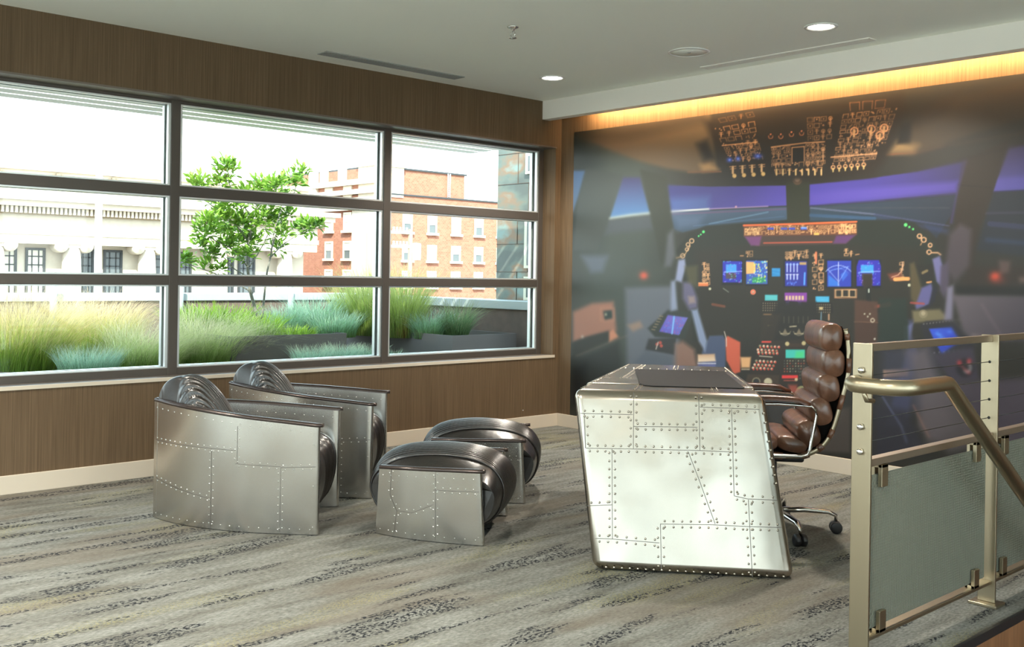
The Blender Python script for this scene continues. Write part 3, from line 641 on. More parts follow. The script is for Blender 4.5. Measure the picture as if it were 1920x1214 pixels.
    poly([(1308, 665), (1340, 664), (1342, 678), (1308, 680)], (196, 160, 128), 1, 2, (1308, 664, 1308, 680, (232, 210, 186))); poly([(1308, 680), (1342, 679), (1342, 692), (1306, 693)], (96, 100, 150), .9, 2)
    line(1308, 682, 1342, 682, 1.5, (230, 230, 230)); poly([(1388, 670), (1408, 670), (1406, 690), (1390, 690)], (220, 170, 120), 1, 2); rect(1390, 692, 1406, 694, (200, 180, 150))
    # left side wall: lit box, tablet, frames
    poly([(1074, 585), (1110, 569), (1150, 566), (1156, 620), (1100, 634), (1074, 642)], (150, 108, 92), 1, 4); poly([(1074, 642), (1100, 632), (1145, 620), (1158, 632), (1080, 668), (1074, 672)], (44, 46, 42), 1, 2); poly([(1142, 622), (1150, 618), (1160, 632), (1142, 642)], (190, 130, 104), 1, 2)
    poly([(1131, 584), (1147, 582), (1148, 597), (1134, 600)], (34, 50, 48), 1, 1); dot(1136, 590, 2.2, (210, 200, 170)); frame(1126, 578, 1152, 602, 1, (180, 130, 108)); dot(1092, 632, 2.5, (180, 170, 160))
    poly([(1072, 676), (1160, 640), (1172, 720), (1072, 745)], (42, 46, 44), .95, 6); line(1080, 668, 1200, 620, 1.8, (110, 96, 82), .8)
    poly([(1074, 690), (1100, 680), (1100, 760), (1072, 760)], (28, 32, 32), .9, 6)
    poly([(1172, 540), (1258, 536), (1276, 610), (1270, 690), (1176, 690)], (98, 104, 116), .9, 5); poly([(1090, 480), (1140, 480), (1130, 510), (1108, 512)], (88, 98, 116), .8, 6)
    poly([(1176, 610), (1200, 602), (1206, 614), (1186, 622)], (150, 124, 108), .8, 3)
    blob(1207, 517, 7, 7, (210, 86, 66), .95); poly([(1172, 500), (1256, 494), (1256, 535), (1170, 536)], (60, 66, 60), .55, 6); blob(1207, 517, 7, 6, (216, 90, 68), .9)
    poly([(1214, 616), (1252, 582), (1302, 586), (1284, 636), (1228, 632)], (46, 52, 50), 1, 2); poly([(1236, 622), (1252, 591), (1290, 596), (1273, 629)], (92, 88, 186), 1, 1, (1236, 622, 1290, 594, (110, 108, 190)))
    for k in range(60):
        t, s2 = R.random(), R.random(); dot(1240+12*s2+36*t-0*s2, 622-28*s2+5*t, 1.1, R.choice([(130, 90, 190), (80, 140, 230), (180, 90, 130)]), .8)
    line(1264, 594, 1260, 626, 3, (120, 180, 240)); 
    for k in range(6): line(1222+3*k, 618-5*k, 1228+3*k, 619-5*k, 1.6, (150, 130, 100))
    poly([(1216, 636), (1268, 634), (1264, 666), (1210, 656)], (48, 50, 52), 1, 2); 
    for x, y in ((1232, 646), (1238, 643), (1240, 649)): dot(x, y, 3, (178, 80, 70))
    line(1234, 642, 1230, 655, 2, (190, 180, 170)); poly([(1210, 658), (1262, 668), (1262, 690), (1180, 690)], (84, 92, 104), .9, 4)
    poly([(1272, 488), (1284, 486), (1286, 500), (1278, 530), (1266, 526)], (136, 146, 180), 1, 2.5); poly([(1258, 528), (1266, 526), (1270, 580), (1258, 584)], (132, 144, 172), 1, 3); poly([(1280, 530), (1296, 528), (1308, 560), (1308, 578), (1292, 582), (1280, 560)], (94, 92, 120), 1, 4); poly([(1290, 556), (1302, 556), (1304, 568), (1292, 570)], (150, 132, 128), .8, 3); poly([(1284, 500), (1308, 498), (1308, 540), (1290, 530)], (78, 76, 52), .8, 4)
    poly([(1296, 582), (1308, 580), (1326, 640), (1322, 660), (1310, 640)], (128, 142, 172), 1, 3); poly([(1252, 440), (1262, 430), (1266, 480), (1258, 500), (1246, 500)], (88, 92, 100), .9, 4)
    poly([(1266, 646), (1280, 640), (1302, 656), (1308, 690), (1266, 690)], (140, 108, 96), .9, 5)
    pl([(1268, 484), (1276, 482), (1284, 478), (1290, 468), (1294, 462)], 2, (170, 140, 104)); 
    for x, y, r in ((1280, 480, 4), (1288, 468, 3), (1290, 459, 3.5), (1297, 452, 4)): ring(x, y, r, 1.5, (222, 180, 140))
    for x, y, r in ((1310, 443, 1.6), (1314, 440, 1.6), (1319, 435, 2.6)): dot(x, y, r, (92, 226, 130))
    # right end of the glareshield
    for x, y, r in ((1698, 422, 3.2), (1705, 426, 2), (1712, 430, 2)): dot(x, y, r, (96, 220, 120))
    for x, y, r in ((1724, 443, 4), (1732, 450, 4.5), (1744, 460, 3.5), (1742, 473, 4)): ring(x, y, r, 1.8, (240, 184, 140))
    pl([(1746, 474), (1758, 474), (1764, 478)], 2.4, (220, 170, 130)); line(1728, 456, 1726, 460, 1.4, OR)
    poly([(1664, 514), (1690, 510), (1690, 526), (1670, 526)], (120, 62, 48), .9, 3); line(1678, 524, 1703, 523, 7, (240, 168, 100)); dot(1705, 535, 3, (216, 220, 190)); pl([(1672, 520), (1684, 516), (1692, 506), (1692, 492)], 1.6, (226, 180, 150))
    poly([(1706, 495), (1714, 492), (1728, 540), (1722, 580), (1708, 560)], (84, 74, 50), .95, 3); poly([(1718, 498), (1750, 496), (1750, 530), (1732, 532)], (36, 34, 30), 1, 2); line(1730, 512, 1738, 508, 5, (150, 130, 90), .8); line(1738, 530, 1746, 529, 3, (232, 170, 110))
    poly([(1748, 486), (1762, 480), (1768, 500), (1766, 540), (1756, 528)], (106, 104, 150), 1, 2); poly([(1764, 500), (1778, 490), (1780, 530), (1770, 560), (1762, 545)], (74, 66, 84), 1, 3)
    poly([(1728, 540), (1746, 532), (1752, 550), (1742, 572), (1718, 580), (1716, 574)], (92, 90, 140), 1, 2.5); poly([(1750, 534), (1758, 540), (1752, 566), (1736, 580), (1724, 582), (1742, 570)], (34, 34, 46), 1, 2); line(1708, 568, 1732, 570, 4, (170, 72, 66), .8)
    poly([(1710, 583), (1762, 580), (1780, 600), (1712, 606)], (112, 104, 78), 1, 3); dot(1731, 589, 8, (132, 122, 98)); dot(1731, 588, 4, (168, 158, 130)); poly([(1776, 540), (1788, 534), (1786, 600), (1770, 604)], (120, 116, 140), 1, 3)
    poly([(1700, 600), (1712, 600), (1706, 640), (1660, 800), (1700, 800), (1720, 660)], (70, 72, 104), .8, 4); poly([(1696, 612), (1712, 606), (1706, 640), (1694, 648)], (96, 100, 140), 1, 3)
    # yokes
    pl([(1628, 542), (1628, 560), (1634, 574), (1646, 584)], 8, (24, 28, 25)); line(1629, 543, 1629, 548, 3, (190, 200, 190)); poly([(1640, 573), (1668, 566), (1673, 570), (1668, 576), (1640, 578)], (192, 78, 58), 1, 1.5); 
    poly([(1602, 562), (1646, 566), (1646, 606), (1602, 604)], (82, 56, 44), .9, 2); poly([(1602, 604), (1646, 606), (1644, 645), (1602, 645)], (70, 48, 38), .95, 2); line(1602, 604, 1646, 605, 1.2, (120, 84, 66)); 
    for x, y in ((1621, 589), (1627, 594), (1631, 589)): dot(x, y, 1.6, (200, 200, 180))
    ring(1636, 601, 3.4, 1.8, (190, 180, 160)); dot(1640, 636, 1.8, (220, 220, 210)); poly([(1648, 560), (1700, 560), (1704, 640), (1648, 640)], (34, 46, 40), .9, 3)
    # right side wall and seats
    poly([(1790, 536), (2085, 536), (2085, 560), (1795, 556)], (22, 22, 20), 1, 3); poly([(1786, 553), (2085, 557), (2085, 640), (1810, 640)], (92, 84, 92), 1, 3, (1800, 560, 1920, 640, (66, 60, 70)))
    line(1840, 570, 1884, 640, 1.6, (120, 104, 110)); poly([(1820, 500), (2085, 500), (2085, 536), (1800, 536)], (44, 34, 28), .8, 6); poly([(1872, 488), (1895, 490), (1892, 512), (1875, 514)], (84, 66, 64), .9, 3); poly([(1910, 520), (2085, 514), (2085, 534), (1912, 530)], (96, 76, 72), .9, 3)
    blob(1866, 519, 9, 8, (232, 78, 52)); blob(1872, 526, 14, 8, (120, 50, 38), .5)
    poly([(1726, 610), (1736, 603), (1790, 600), (1830, 648), (1800, 690), (1750, 692)], (40, 38, 44), 1, 2); poly([(1742, 617), (1784, 614), (1800, 640), (1766, 664), (1752, 640)], (52, 84, 214), 1, 1.5, (1760, 614, 1780, 664, (40, 60, 170)))
    for k in range(14): blob(1748+40*R.random(), 618+24*R.random(), 5, 3, R.choice([(90, 150, 250), (40, 60, 190)]), .7)
    for k in range(12): dot(1732+6*k, 608-.7*k, 1.2, (140, 134, 130)); dot(1792+3.4*k, 606+3.8*k, 1.1, (120, 116, 116))
    for k in range(7): dot(1752+9*k, 662-1*k, 1.2, (180, 176, 190))
    line(1824, 630, 1846, 634, 4, (150, 134, 128), .8); dot(1841, 634, 2.5, (170, 90, 80))
    poly([(1752, 666), (1825, 652), (1836, 712), (1782, 716)], (58, 52, 66), 1, 2); dot(1810, 690, 17, (30, 30, 36)); dot(1799, 681, 4.5, (190, 60, 66)); dot(1817, 678, 4.5, (190, 66, 70)); dot(1816, 698, 4, (180, 60, 64)); ring(1812, 690, 8, 3, (180, 176, 180), .9, -60, 120); line(1804, 688, 1812, 696, 3, (170, 80, 80))
    poly([(1656, 694), (1704, 692), (1703, 706), (1656, 708)], (206, 160, 118), 1, 2, (1656, 692, 1704, 706, (150, 120, 104))); line(1656, 711, 1704, 711, 2, (150, 150, 180))
    poly([(1650, 650), (1740, 650), (1784, 760), (1650, 790)], (62, 64, 92), .55, 14); poly([(1700, 660), (1740, 650), (1790, 800), (1740, 840)], (108, 98, 104), .7, 12); poly([(1740, 700), (1780, 730), (1860, 830), (1780, 850), (1720, 800)], (96, 88, 94), .8, 8); poly([(1780, 716), (2085, 700), (2085, 860), (1850, 830)], (74, 66, 78), .9, 8)
    poly([(1640, 760), (1700, 770), (1740, 850), (1640, 860)], (44, 42, 54), .9, 8); pl([(1712, 760), (1742, 820)], 3, (150, 110, 100), .8); pl([(1652, 740), (1690, 800), (1700, 830)], 4, (80, 84, 110), .8)
    poly([(1520, 770), (1594, 764), (1594, 850), (1500, 846)], (74, 66, 62), .95, 4); poly([(1436, 742), (1520, 742), (1500, 846), (1450, 830)], (60, 58, 58), .9, 4); poly([(1080, 745), (1400, 740), (1440, 850), (1090, 850)], (40, 42, 42), .6, 6)
    # the out-of-focus side walls of the cabin are soft in the print
    def soften(n):
        B = A.copy()
        for _ in range(n):
            B[1:-1] = (B[:-2]+2*B[1:-1]+B[2:])/4; B[:, 1:-1] = (B[:, :-2]+2*B[:, 1:-1]+B[:, 2:])/4
        return B
    ss = lambda e0, e1, x: (lambda t: t*t*(3-2*t))(np.clip((x-e0)/(e1-e0), 0, 1))
    k1 = (ss(1300, 1250, U)*(1-.75*ss(575, 600, V)*ss(1205, 1225, U)) + ss(1740, 1800, U)*ss(420, 440, V)+ss(1660, 1700, U)*ss(655, 670, V)*.8+ss(345, 300, V)*(ss(1340, 1320, U)+ss(1690, 1710, U)))
    k1 = np.clip(k1, 0, 1)[..., None]; A[...] = A*(1-k1)+soften(7)*k1
    k2 = .65; A[...] = A*(1-k2)+soften(1)*k2
    # --- to a mesh, colour per vertex
    A[...] = np.clip(A, 0, 255)
    c = A/255.; lin = np.where(c <= .04045, c/12.92, ((c+.055)/1.055)**2.4)
    me = bpy.data.meshes.new('cockpit_mural'); nv = nx*nz
    co = np.zeros((nz, nx, 3)); co[..., 0] = XX; co[..., 1] = -.006; co[..., 2] = ZZ
    idx = np.arange(nv).reshape(nz, nx)
    q = np.stack([idx[:-1, :-1], idx[:-1, 1:], idx[1:, 1:], idx[1:, :-1]], -1).reshape(-1, 4)
    # rim and back so that the print has a body
    extra = np.array([[X0, -.001, Z0], [X1, -.001, Z0], [X1, -.001, Z1], [X0, -.001, Z1]]); e0 = nv
    c00, c10, c11, c01 = idx[0, 0], idx[0, -1], idx[-1, -1], idx[-1, 0]
    rim = np.array([[c10, c00, e0, e0+1], [c11, c10, e0+1, e0+2], [c01, c11, e0+2, e0+3], [c00, c01, e0+3, e0], [e0+1, e0, e0+3, e0+2]])
    q = np.concatenate([q, rim]); nf = len(q)
    me.vertices.add(nv+4); me.vertices.foreach_set('co', np.concatenate([co.reshape(-1, 3), extra]).astype(np.float32).ravel())
    me.loops.add(nf*4); me.loops.foreach_set('vertex_index', q.astype(np.int32).ravel())
    me.polygons.add(nf); me.polygons.foreach_set('loop_start', np.arange(0, nf*4, 4, dtype=np.int32))
    me.update(calc_edges=True); me.validate()
    at_ = me.color_attributes.new('print', 'FLOAT_COLOR', 'POINT')
    cols = np.ones((nv+4, 4), np.float32); cols[:nv, :3] = lin.reshape(-1, 3); cols[nv:, :3] = .02; at_.data.foreach_set('color', cols.ravel())
    m, nt, b = new_mat('mural_print'); a = nt.nodes.new('ShaderNodeVertexColor'); a.layer_name = 'print'
    g = nt.nodes.new('ShaderNodeMix'); g.data_type = 'RGBA'; g.blend_type = 'MULTIPLY'; g.inputs[0].default_value = 1; g.inputs[7].default_value = (MUR, MUR, MUR, 1)
    nt.links.new(a.outputs[0], g.inputs[6]); nt.links.new(g.outputs[2], b.inputs['Base Color']); b.inputs['Roughness'].default_value = .40; b.inputs['Specular IOR Level'].default_value = .5
    me.materials.append(m); o = link(bpy.data.objects.new('wall_mural', me))
    tag(o, 'huge wall mural photograph of a jet cockpit at night with glowing displays', 'mural')
MUR = .74
build_mural()

# ================================================================== CEILING FITTINGS
def downlight(x, y, label, group='recessed downlights'):
    e = empty('ceiling_downlight', (x, y, H), 0, label, 'light', group)
    MB().lathe([(.074, H-.001), (.095, H-.001), (.095, H-.006), (.078, H-.008), (.074, H-.001)], (x, y, 0), 32).build('trim_ring', 'white', e, fix=True)
    MB().lathe([(.0, H-.0025), (.073, H-.0025), (.073, H-.001), (0, H-.001)], (x, y, 0), 32).build('lamp', 'lamp', e, fix=True)
    return e
downlight(.776, -.885, 'glowing round recessed downlight near the corner above the brown window wall')
downlight(2.986, -.885, 'glowing round recessed downlight above the desk end of the ceiling, beyond the round speaker')
added_downlights = [(x, y) for x in (1.0, 3.2, 5.4, 7.6) for y in (-5.4, -7.4)]  # unseen downlights added behind the camera to brighten the room
for x, y in added_downlights:
    downlight(x, y, 'round recessed downlight in the ceiling behind the viewpoint', 'downlights behind the viewpoint')
e = empty('ceiling_speaker', (2.031, -.88, H), 0, 'white round flush speaker grille in the ceiling between two downlights', 'speaker')
MB().lathe([(.118, H-.001), (.135, H-.001), (.135, H-.007), (.12, H-.009), (.118, H-.001)], (2.031, -.88, 0), 40).build('rim', 'white', e, fix=True)
MB().lathe([(0, H-.006), (.118, H-.005), (.118, H-.001), (0, H-.001)], (2.031, -.88, 0), 40).build('grille', 'ceil', e, fix=True)
MB().lathe([(0, H-.011), (.01, H-.010), (.012, H-.005)], (2.031, -.88, 0), 12).build('badge', 'grille', e)
e = empty('ceiling_sprinkler', (1.692, -2.118, H), 0, 'small chrome fire sprinkler head hanging from the ceiling', 'sprinkler')
m = MB(); x, y = 1.692, -2.118
m.lathe([(.034, H+.002), (.034, H-.006), (.018, H-.012), (.009, H-.02), (.009, H-.03)], (x, y, 0), 16)
m.build('escutcheon', 'chrome', e)
m = MB(); m.tube([(x-.008, y, H-.03), (x-.02, y, H-.042), (x-.014, y, H-.058), (x, y, H-.064)], .0035, 6); m.tube([(x+.008, y, H-.03), (x+.02, y, H-.042), (x+.014, y, H-.058), (x, y, H-.064)], .0035, 6)
m.build('yoke', 'chrome', e)
MB().lathe([(0, H-.064), (.022, H-.065), (.024, H-.068), (0, H-.069)], (x, y, 0), 14).build('deflector', 'chrome', e, fix=True)
def vent(label, x0, x1, y0, y1, axis, nslat, slat_m, back_m):
    e = empty('ceiling_vent', ((x0+x1)/2, (y0+y1)/2, H), 0, label, 'vent', None)
    f = MB(); t = .010
    f.box(x0-t, x1+t, y0-t, y0, H-.007, H-.0005); f.box(x0-t, x1+t, y1, y1+t, H-.007, H-.0005); f.box(x0-t, x0, y0, y1, H-.007, H-.0005); f.box(x1, x1+t, y0, y1, H-.007, H-.0005)
    f.build('frame', slat_m, e); bx('backing', back_m, x0, x1, y0, y1, H-.002, H-.0005, e)
    s = MB()
    for i in range(1, nslat+1):
        if axis == 'Y': c = x0+(x1-x0)*i/(nslat+1); s.box(c-.007, c+.007, y0, y1, H-.007, H-.003)
        else: c = y0+(y1-y0)*i/(nslat+1); s.box(x0, x1, c-.006, c+.006, H-.007, H-.003)
    s.build('slat', slat_m, e)
vent('dark grey slotted air vent in the ceiling along the brown window wall', .215, .318, -2.53, -1.365, 'Y', 4, 'grille', 'grilled')
vent('pale slotted air vent in the ceiling along the soffit over the mural', 1.81, 3.045, -.445, -.375, 'X', 4, 'soffit', 'grille')

# ================================================================== LEATHER AND ALUMINIUM SEATS
def arc_len(pts):
    L = [0]
    for a, b in zip(pts, pts[1:]): L.append(L[-1]+math.dist(a, b))
    return L
def panel_fn(plan, ztop, lean=None):
    """plan: list of (x, y) from the front to the back; returns f(u, z) -> point, normal and total length"""
    P = [tuple(p) for p in spline(plan, 41)]; L = arc_len(P); T = L[-1]
    def xy(u):
        s = min(max(u, 0), T); k = min(max(int(np.searchsorted(L, s))-1, 0), 39); t = (s-L[k])/(L[k+1]-L[k])
        d = np.array(P[k+1])-np.array(P[k]); d /= np.linalg.norm(d); p = np.array(P[k])*(1-t)+np.array(P[k+1])*t; return p, d
    def f(u, z):
        p, d = xy(u); n = np.array([-d[1], d[0]])
        if n[0] < 0 and u < T*.5: n = -n
        if lean:
            k = lean(u/T)*(z-.0); p = p-d*k
        return Vector((p[0], p[1], z)), Vector((n[0], n[1], 0))
    return f, T
def shell_panel(parent, plan, ztop, side, seams, thick=.034, zb=.004, lean=None, rails=True, name='side_panel', rv=.0042):
    f, T = panel_fn(plan, ztop, lean); mir = lambda v: Vector((v.x*side, v.y, v.z))
    m = MB(); nu = 36; out, inn = [], []
    for i in range(nu+1):
        u = T*i/nu; zt = ztop(u/T); co, ci = [], []
        for k in range(7):
            z = zb+(zt-zb)*k/6; p, n = f(u, z)
            # rounded nose of the panel at its front end
            th = thick
            co.append(mir(p)); ci.append(mir(p-n*th))
        out.append(co); inn.append(ci)
    # front nose as a half round
    nose = []
    for j in range(1, 6):
        t = PI*j/6; row = []
        for k in range(7):
            z = zb+(ztop(0)-zb)*k/6; p, n = f(0, z); p2, _ = f(.01, z); d = (p-p2).normalized()
            row.append(mir(p-n*(thick/2)+n*(thick/2*math.cos(t))+d*(thick*.42*math.sin(t))))
        nose.append(row)
    ring_ = [r for r in reversed(out)]+nose+inn
    m.grid(ring_, 0, True, flip=(side > 0))
    # caps: bottom and top strips
    nn = len(ring_)
    for k, fl_ in ((0, 0), (6, 1)):
        o_ = [r[k] for r in out]; i_ = [r[k] for r in inn]; b = [r[k] for r in nose]
        m.grid([o_, i_], 0, False, flip=(side > 0) ^ bool(fl_))
        m.add([o_[0]]+b+[i_[0]], [tuple(range(len(b)+2)) if (side > 0) ^ bool(fl_) else tuple(reversed(range(len(b)+2)))], 0)
    def seam(pts, rows=(1, -1), step=.038, gap=.011):
        for (u0, z0), (u1, z1) in zip(pts, pts[1:]):
            Ls = math.hypot((u1-u0)*T, z1-z0); n_ = max(2, int(Ls/step)); q = []
            for i in range(2*n_+1):
                t = i/(2*n_); u = (u0+(u1-u0)*t)*T; z = z0+(z1-z0)*t; p, n = f(u, z); q.append((p, n))
            du = Vector(((u1-u0)*T, z1-z0)).normalized(); pu = (-du.y, du.x)
            a, b = [], []
            for i, (p, n) in enumerate(q):
                t = i/(2*n_); u = (u0+(u1-u0)*t)*T; z = z0+(z1-z0)*t
                for lst, s in ((a, 1), (b, -1)):
                    pp, nn2 = f(u+pu[0]*.0011*s, z+pu[1]*.0011*s); lst.append(mir(pp+nn2*.0006))
            m.grid([a, b], 1, False)
            for s in rows:
                for i in range(n_):
                    t = (i+.5+.2*(s > 0))/n_; u = (u0+(u1-u0)*t)*T+pu[0]*gap*s; z = z0+(z1-z0)*t+pu[1]*gap*s
                    if not (.002 < u < T*.99): continue
                    p, n = f(u, z); m.rivet(mir(p), mir(n), rv, 0)
    for sm in seams: seam(*sm) if isinstance(sm, tuple) else seam(sm)
    # rivets along the top and bottom edges, outside and inside
    n_ = int(T/.05)
    for i in range(n_):
        u = T*(i+.5)/n_; zt = ztop(u/T)
        for z in (zt-.030, .028):
            p, n = f(u, z); m.rivet(mir(p), mir(n), rv*.85, 0)
        p, n = f(u, zt-.04)
        if u < T*.62: m.rivet(mir(p-n*thick), mir(-n), rv, 0)
    for k in range(3):
        p, n = f(.012, .04+.2*k); m.rivet(mir(p), mir(n), rv*.8, 0)
    pn = m.build(name, ['alu', 'seam'], parent, local=True, fix=False)
    # dark lacquered rail on top
    tr = MB(); rows = []
    for i in range(-1, nu+1):
        u = T*max(i, 0)/nu; zt = ztop(u/T); p, n = f(u, zt); p2, _ = f(u+.01, zt); d = (p-p2).normalized() if u < T-.02 else Vector((0, 0, 0))
        c = p-n*(thick/2)+(d*.03 if i < 0 else Vector())
        w_ = (thick/2+.0035)*(.62 if i < 0 else 1); h_ = .018
        rows.append([mir(c+n*(w_*a)+Vector((0, 0, h_*b))) for a, b in ((-1, 0), (-1.0, .55), (-.72, .9), (0, 1), (.72, .9), (1.0, .55), (1, 0), (-1, 0))])
    tr.grid(rows, 0, True, flip=(side < 0)); tr.f.append(tuple(range(6, -1, -1)) if side < 0 else tuple(range(7))); tr.m.append(0); tr.s.append(False)
    tr.build('arm_rail' if name == 'side_panel' else 'top_rail', 'trimdark', parent, local=True, fix=True)
    return f, T

def cushion(parent, name, fn, nu, nv, hw, mat_='lblack', rib_w=.11, rib_h=.008, nrib=11, welt=True, rib_range=(0, 1), capped=True):
    """fn(u, t) -> base point of a leather body; u along the padding, t in -1..1 across. A ribbed band runs down its middle."""
    base = [[Vector(fn(u/(nu-1), -1+2*v/(nv-1))) for v in range(nv)] for u in range(nu)]
    P = []
    def nrm(i, j):
        a = base[min(i+1, nu-1)][j]-base[max(i-1, 0)][j]; b = base[i][min(j+1, nv-1)]-base[i][max(j-1, 0)]
        n = b.cross(a); return n.normalized() if n.length > 1e-9 else Vector((0, 0, 1))
    for i in range(nu):
        row = []
        for j in range(nv):
            x = base[i][j].x; d = 0.
            if abs(x) < rib_w and rib_range[0] <= i/(nu-1) <= rib_range[1]:
                d = min(1, .25+(i/(nu-1)-rib_range[0])*12)*rib_h*(.2+.8*abs(math.cos(PI*(x/rib_w*nrib/2)))**.6)
            row.append(base[i][j]+nrm(i, j)*d*SG)
        P.append(row)
    g_ = MB().grid(P, 0, True)
    if capped:
        for j in (0, nv-1): k = [i*nv+j for i in range(nu)]; g_.f.append(tuple(k)); g_.m.append(0); g_.s.append(False)
    o = g_.build(name, mat_, parent, local=True, fix=False)
    if welt:
        for s in (-1, 1):
            pts = []
            for i in range(0, nu, 2):
                if not rib_range[0] <= i/(nu-1) <= rib_range[1]: continue
                xs = [base[i][j].x for j in range(nv)]; tgt = s*rib_w
                if not (min(xs) < tgt < max(xs)): continue
                for j in range(nv-1):
                    if (xs[j]-tgt)*(xs[j+1]-tgt) <= 0:
                        t = (tgt-xs[j])/(xs[j+1]-xs[j]+1e-9); pts.append(base[i][j].lerp(base[i][j+1], t)+nrm(i, j)*SG*.004); break
            if len(pts) > 3: MB().tube(pts, .006, 6).build('piping', mat_, o, local=True)
    return o
SG = 1

# ---------------- armchair (local frame: x to its right, y forward)
def armchair(loc, rz, label):
    e = empty('riveted_armchair', loc, rz, label, 'armchair', 'riveted aluminium armchairs')
    plan = [(.322, .445), (.306, .31), (.291, .172), (.261, .02), (.186, -.185), (.103, -.316), (.045, -.40), (.002, -.452)]
    plan = [(.320, .445), (.293, .172), (.262, .016), (.186, -.185), (.110, -.318), (.003, -.448)]
    zt = interp([0, .15, .35, .6, .8, 1], [.527, .540, .556, .576, .592, .603])
    seams = [[(.0, .335), (.18, .325)], [(.18, .33), (.42, .335), ], [(.41, .335), (.41, .52)], [(.18, .325), (.18, .012)], [(.42, .40), (.98, .405)], [(.56, .012), (.56, .40)], [(.56, .15), (.98, .21)]]
    for side in (1, -1): f, T = shell_panel(e, plan, zt, side, seams)
    wfun = lambda y: float(np.interp(y, [-.448, -.40, -.318, -.185, .016, .172, .445], [.0, .062, .110, .186, .262, .293, .320]))
    # back: dome from the rear over the top and down to the seat
    prof = spline([(-.428, .585), (-.422, .645), (-.392, .698), (-.338, .731), (-.272, .735), (-.195, .706), (-.125, .642), (-.065, .552), (-.02, .46), (.0, .37)], 60)
    def back(u, t):
        y, z = prof[int(u*59+.5)]; q = min(1, max(0, (u-.36)/.3)); y = y-.115*abs(t)**2*q   # the front face recedes towards the arms
        w = max(wfun(max(y, -.435))-.040, .012)
        edge = min(z-.012, .575) if z > .575 else z-.02
        return (t*w, y, edge+(z-edge)*(1-abs(t)**3.4))
    cushion(e, 'backrest', back, 60, 201, .25, rib_w=.12, nrib=14, rib_h=.014, rib_range=(.42, 1))
    sprof = spline([(.36, .045), (.425, .10), (.462, .20), (.468, .30), (.445, .38), (.385, .425), (.28, .435), (.14, .425), (-.05, .41)], 46)
    def seat(u, t):
        y, z = sprof[int(u*45+.5)]
        w = wfun(min(y, .44))-.041; k = 1-.10*abs(t)**4
        return (t*w, .1+(y-.1)*(1-.06*abs(t)**3), .22+(z-.22)*k)
    cushion(e, 'seat', seat, 46, 201, .27, rib_w=.16, nrib=16, rib_h=.011)
    MB().prism([(-.19, -.05), (.19, -.05), (.24, .36), (-.24, .36)], .03, .30).build('seat_base', 'lblack', e, local=True)
    return e
A1 = (1.622, -3.30, 0); RZ1 = math.radians(47.5-90)
rz1 = math.atan2(.745, .667)-PI/2
ch = armchair((1.324, -3.635, 0), rz1, 'riveted aluminium armchair nearest the viewer, beneath the window, one ottoman in front')
C2 = copy_thing(ch, (.820, -2.968, 0), math.atan2(.735, .678)-PI/2, 'riveted aluminium armchair standing behind the other one, closer to the brown window wall')

# ---------------- ottoman
def ottoman(loc, rz, label):
    e = empty('riveted_ottoman', loc, rz, label, 'ottoman', 'riveted aluminium ottomans')
    plan = [(.322, .275), (.317, .17), (.304, .04), (.274, -.11), (.212, -.277)]
    zt = interp([0, .3, .7, 1], [.343, .340, .332, .322])
    seams = [[(.0, .255), (.42, .25)], [(.40, .012), (.40, .34)], [(.42, .18), (.62, .13), (.78, .13), (.86, .20)], [(.86, .20), (.86, .33)], [(.78, .13), (.80, .012)]]
    lean = lambda k: .055*(2*k-1)
    for side in (1, -1): shell_panel(e, plan, zt, side, seams, lean=lean)
    wf = lambda y: float(np.interp(y, [-.277, -.11, .04, .17, .275], [.212, .274, .304, .317, .322]))
    prof = spline([(-.19, .05), (-.275, .10), (-.325, .19), (-.325, .28), (-.275, .36), (-.17, .402), (0, .416), (.17, .402), (.285, .36), (.345, .28), (.35, .19), (.305, .10), (.21, .05)], 80)
    def body(u, t):
        y, z = prof[int(u*79+.5)]; w = wf(max(min(y, .27), -.27))-.031; k = abs(t)
        s = 1-(.36 if z > .2 else .1)*k**2.4; return (t*w, y*(1-.07*k**3), .2+(z-.2)*s)
    cushion(e, 'cushion', body, 80, 221, .27, rib_w=.165, nrib=17, rib_h=.010)
    MB().prism([(-.165, -.2), (.165, -.2), (.26, .22), (-.26, .22)], .012, .3).build('base', 'lblack', e, local=True)
    return e
ot = ottoman((2.099, -2.929, 0), math.atan2(.61, .79)-PI/2, 'riveted aluminium ottoman with dark leather top nearer the viewer')
O2 = copy_thing(ot, (1.567, -2.218, 0), math.atan2(.70, .714)-PI/2, 'riveted aluminium ottoman farther back, close to the beige baseboard under the window')

# ================================================================== DESK
DH = .77
def V2(a, z): return Vector((a[0], a[1], z))
tA, tB, tC, tD = Vector((2.930, -2.846)), Vector((3.553, -2.262)), Vector((2.650, -1.272)), Vector((2.170, -1.600))
bA, bB = Vector((3.118, -2.902)), Vector((3.773, -2.338))
_n = (V2(bA, 0)-V2(tA, DH)).cross(V2(bB, 0)-V2(tA, DH)); _d = (tC-tB).normalized(); _k = (V2(tA, DH)-V2(tB, DH)).dot(_n)/Vector((_d.x, _d.y, 0)).dot(_n)
tB = tB+_d*_k   # keep the tall near face flat
desk = empty('riveted_desk', (3.0, -2.2, 0), 0, 'wedge shaped riveted aluminium desk with a black blotter on top', 'desk')
inL = (tD-tA).normalized(); inR = (tC-tB).normalized()
def quad_leg(t0, t1, b0, b1, dep_t, dep_b):
    m = MB(); m.hexa([V2(b0, .003), V2(b1, .003), V2(b1+inR*dep_b, .003), V2(b0+inL*dep_b, .003)], [V2(t0, DH), V2(t1, DH), V2(t1+inR*dep_t, DH), V2(t0+inL*dep_t, DH)]); return m
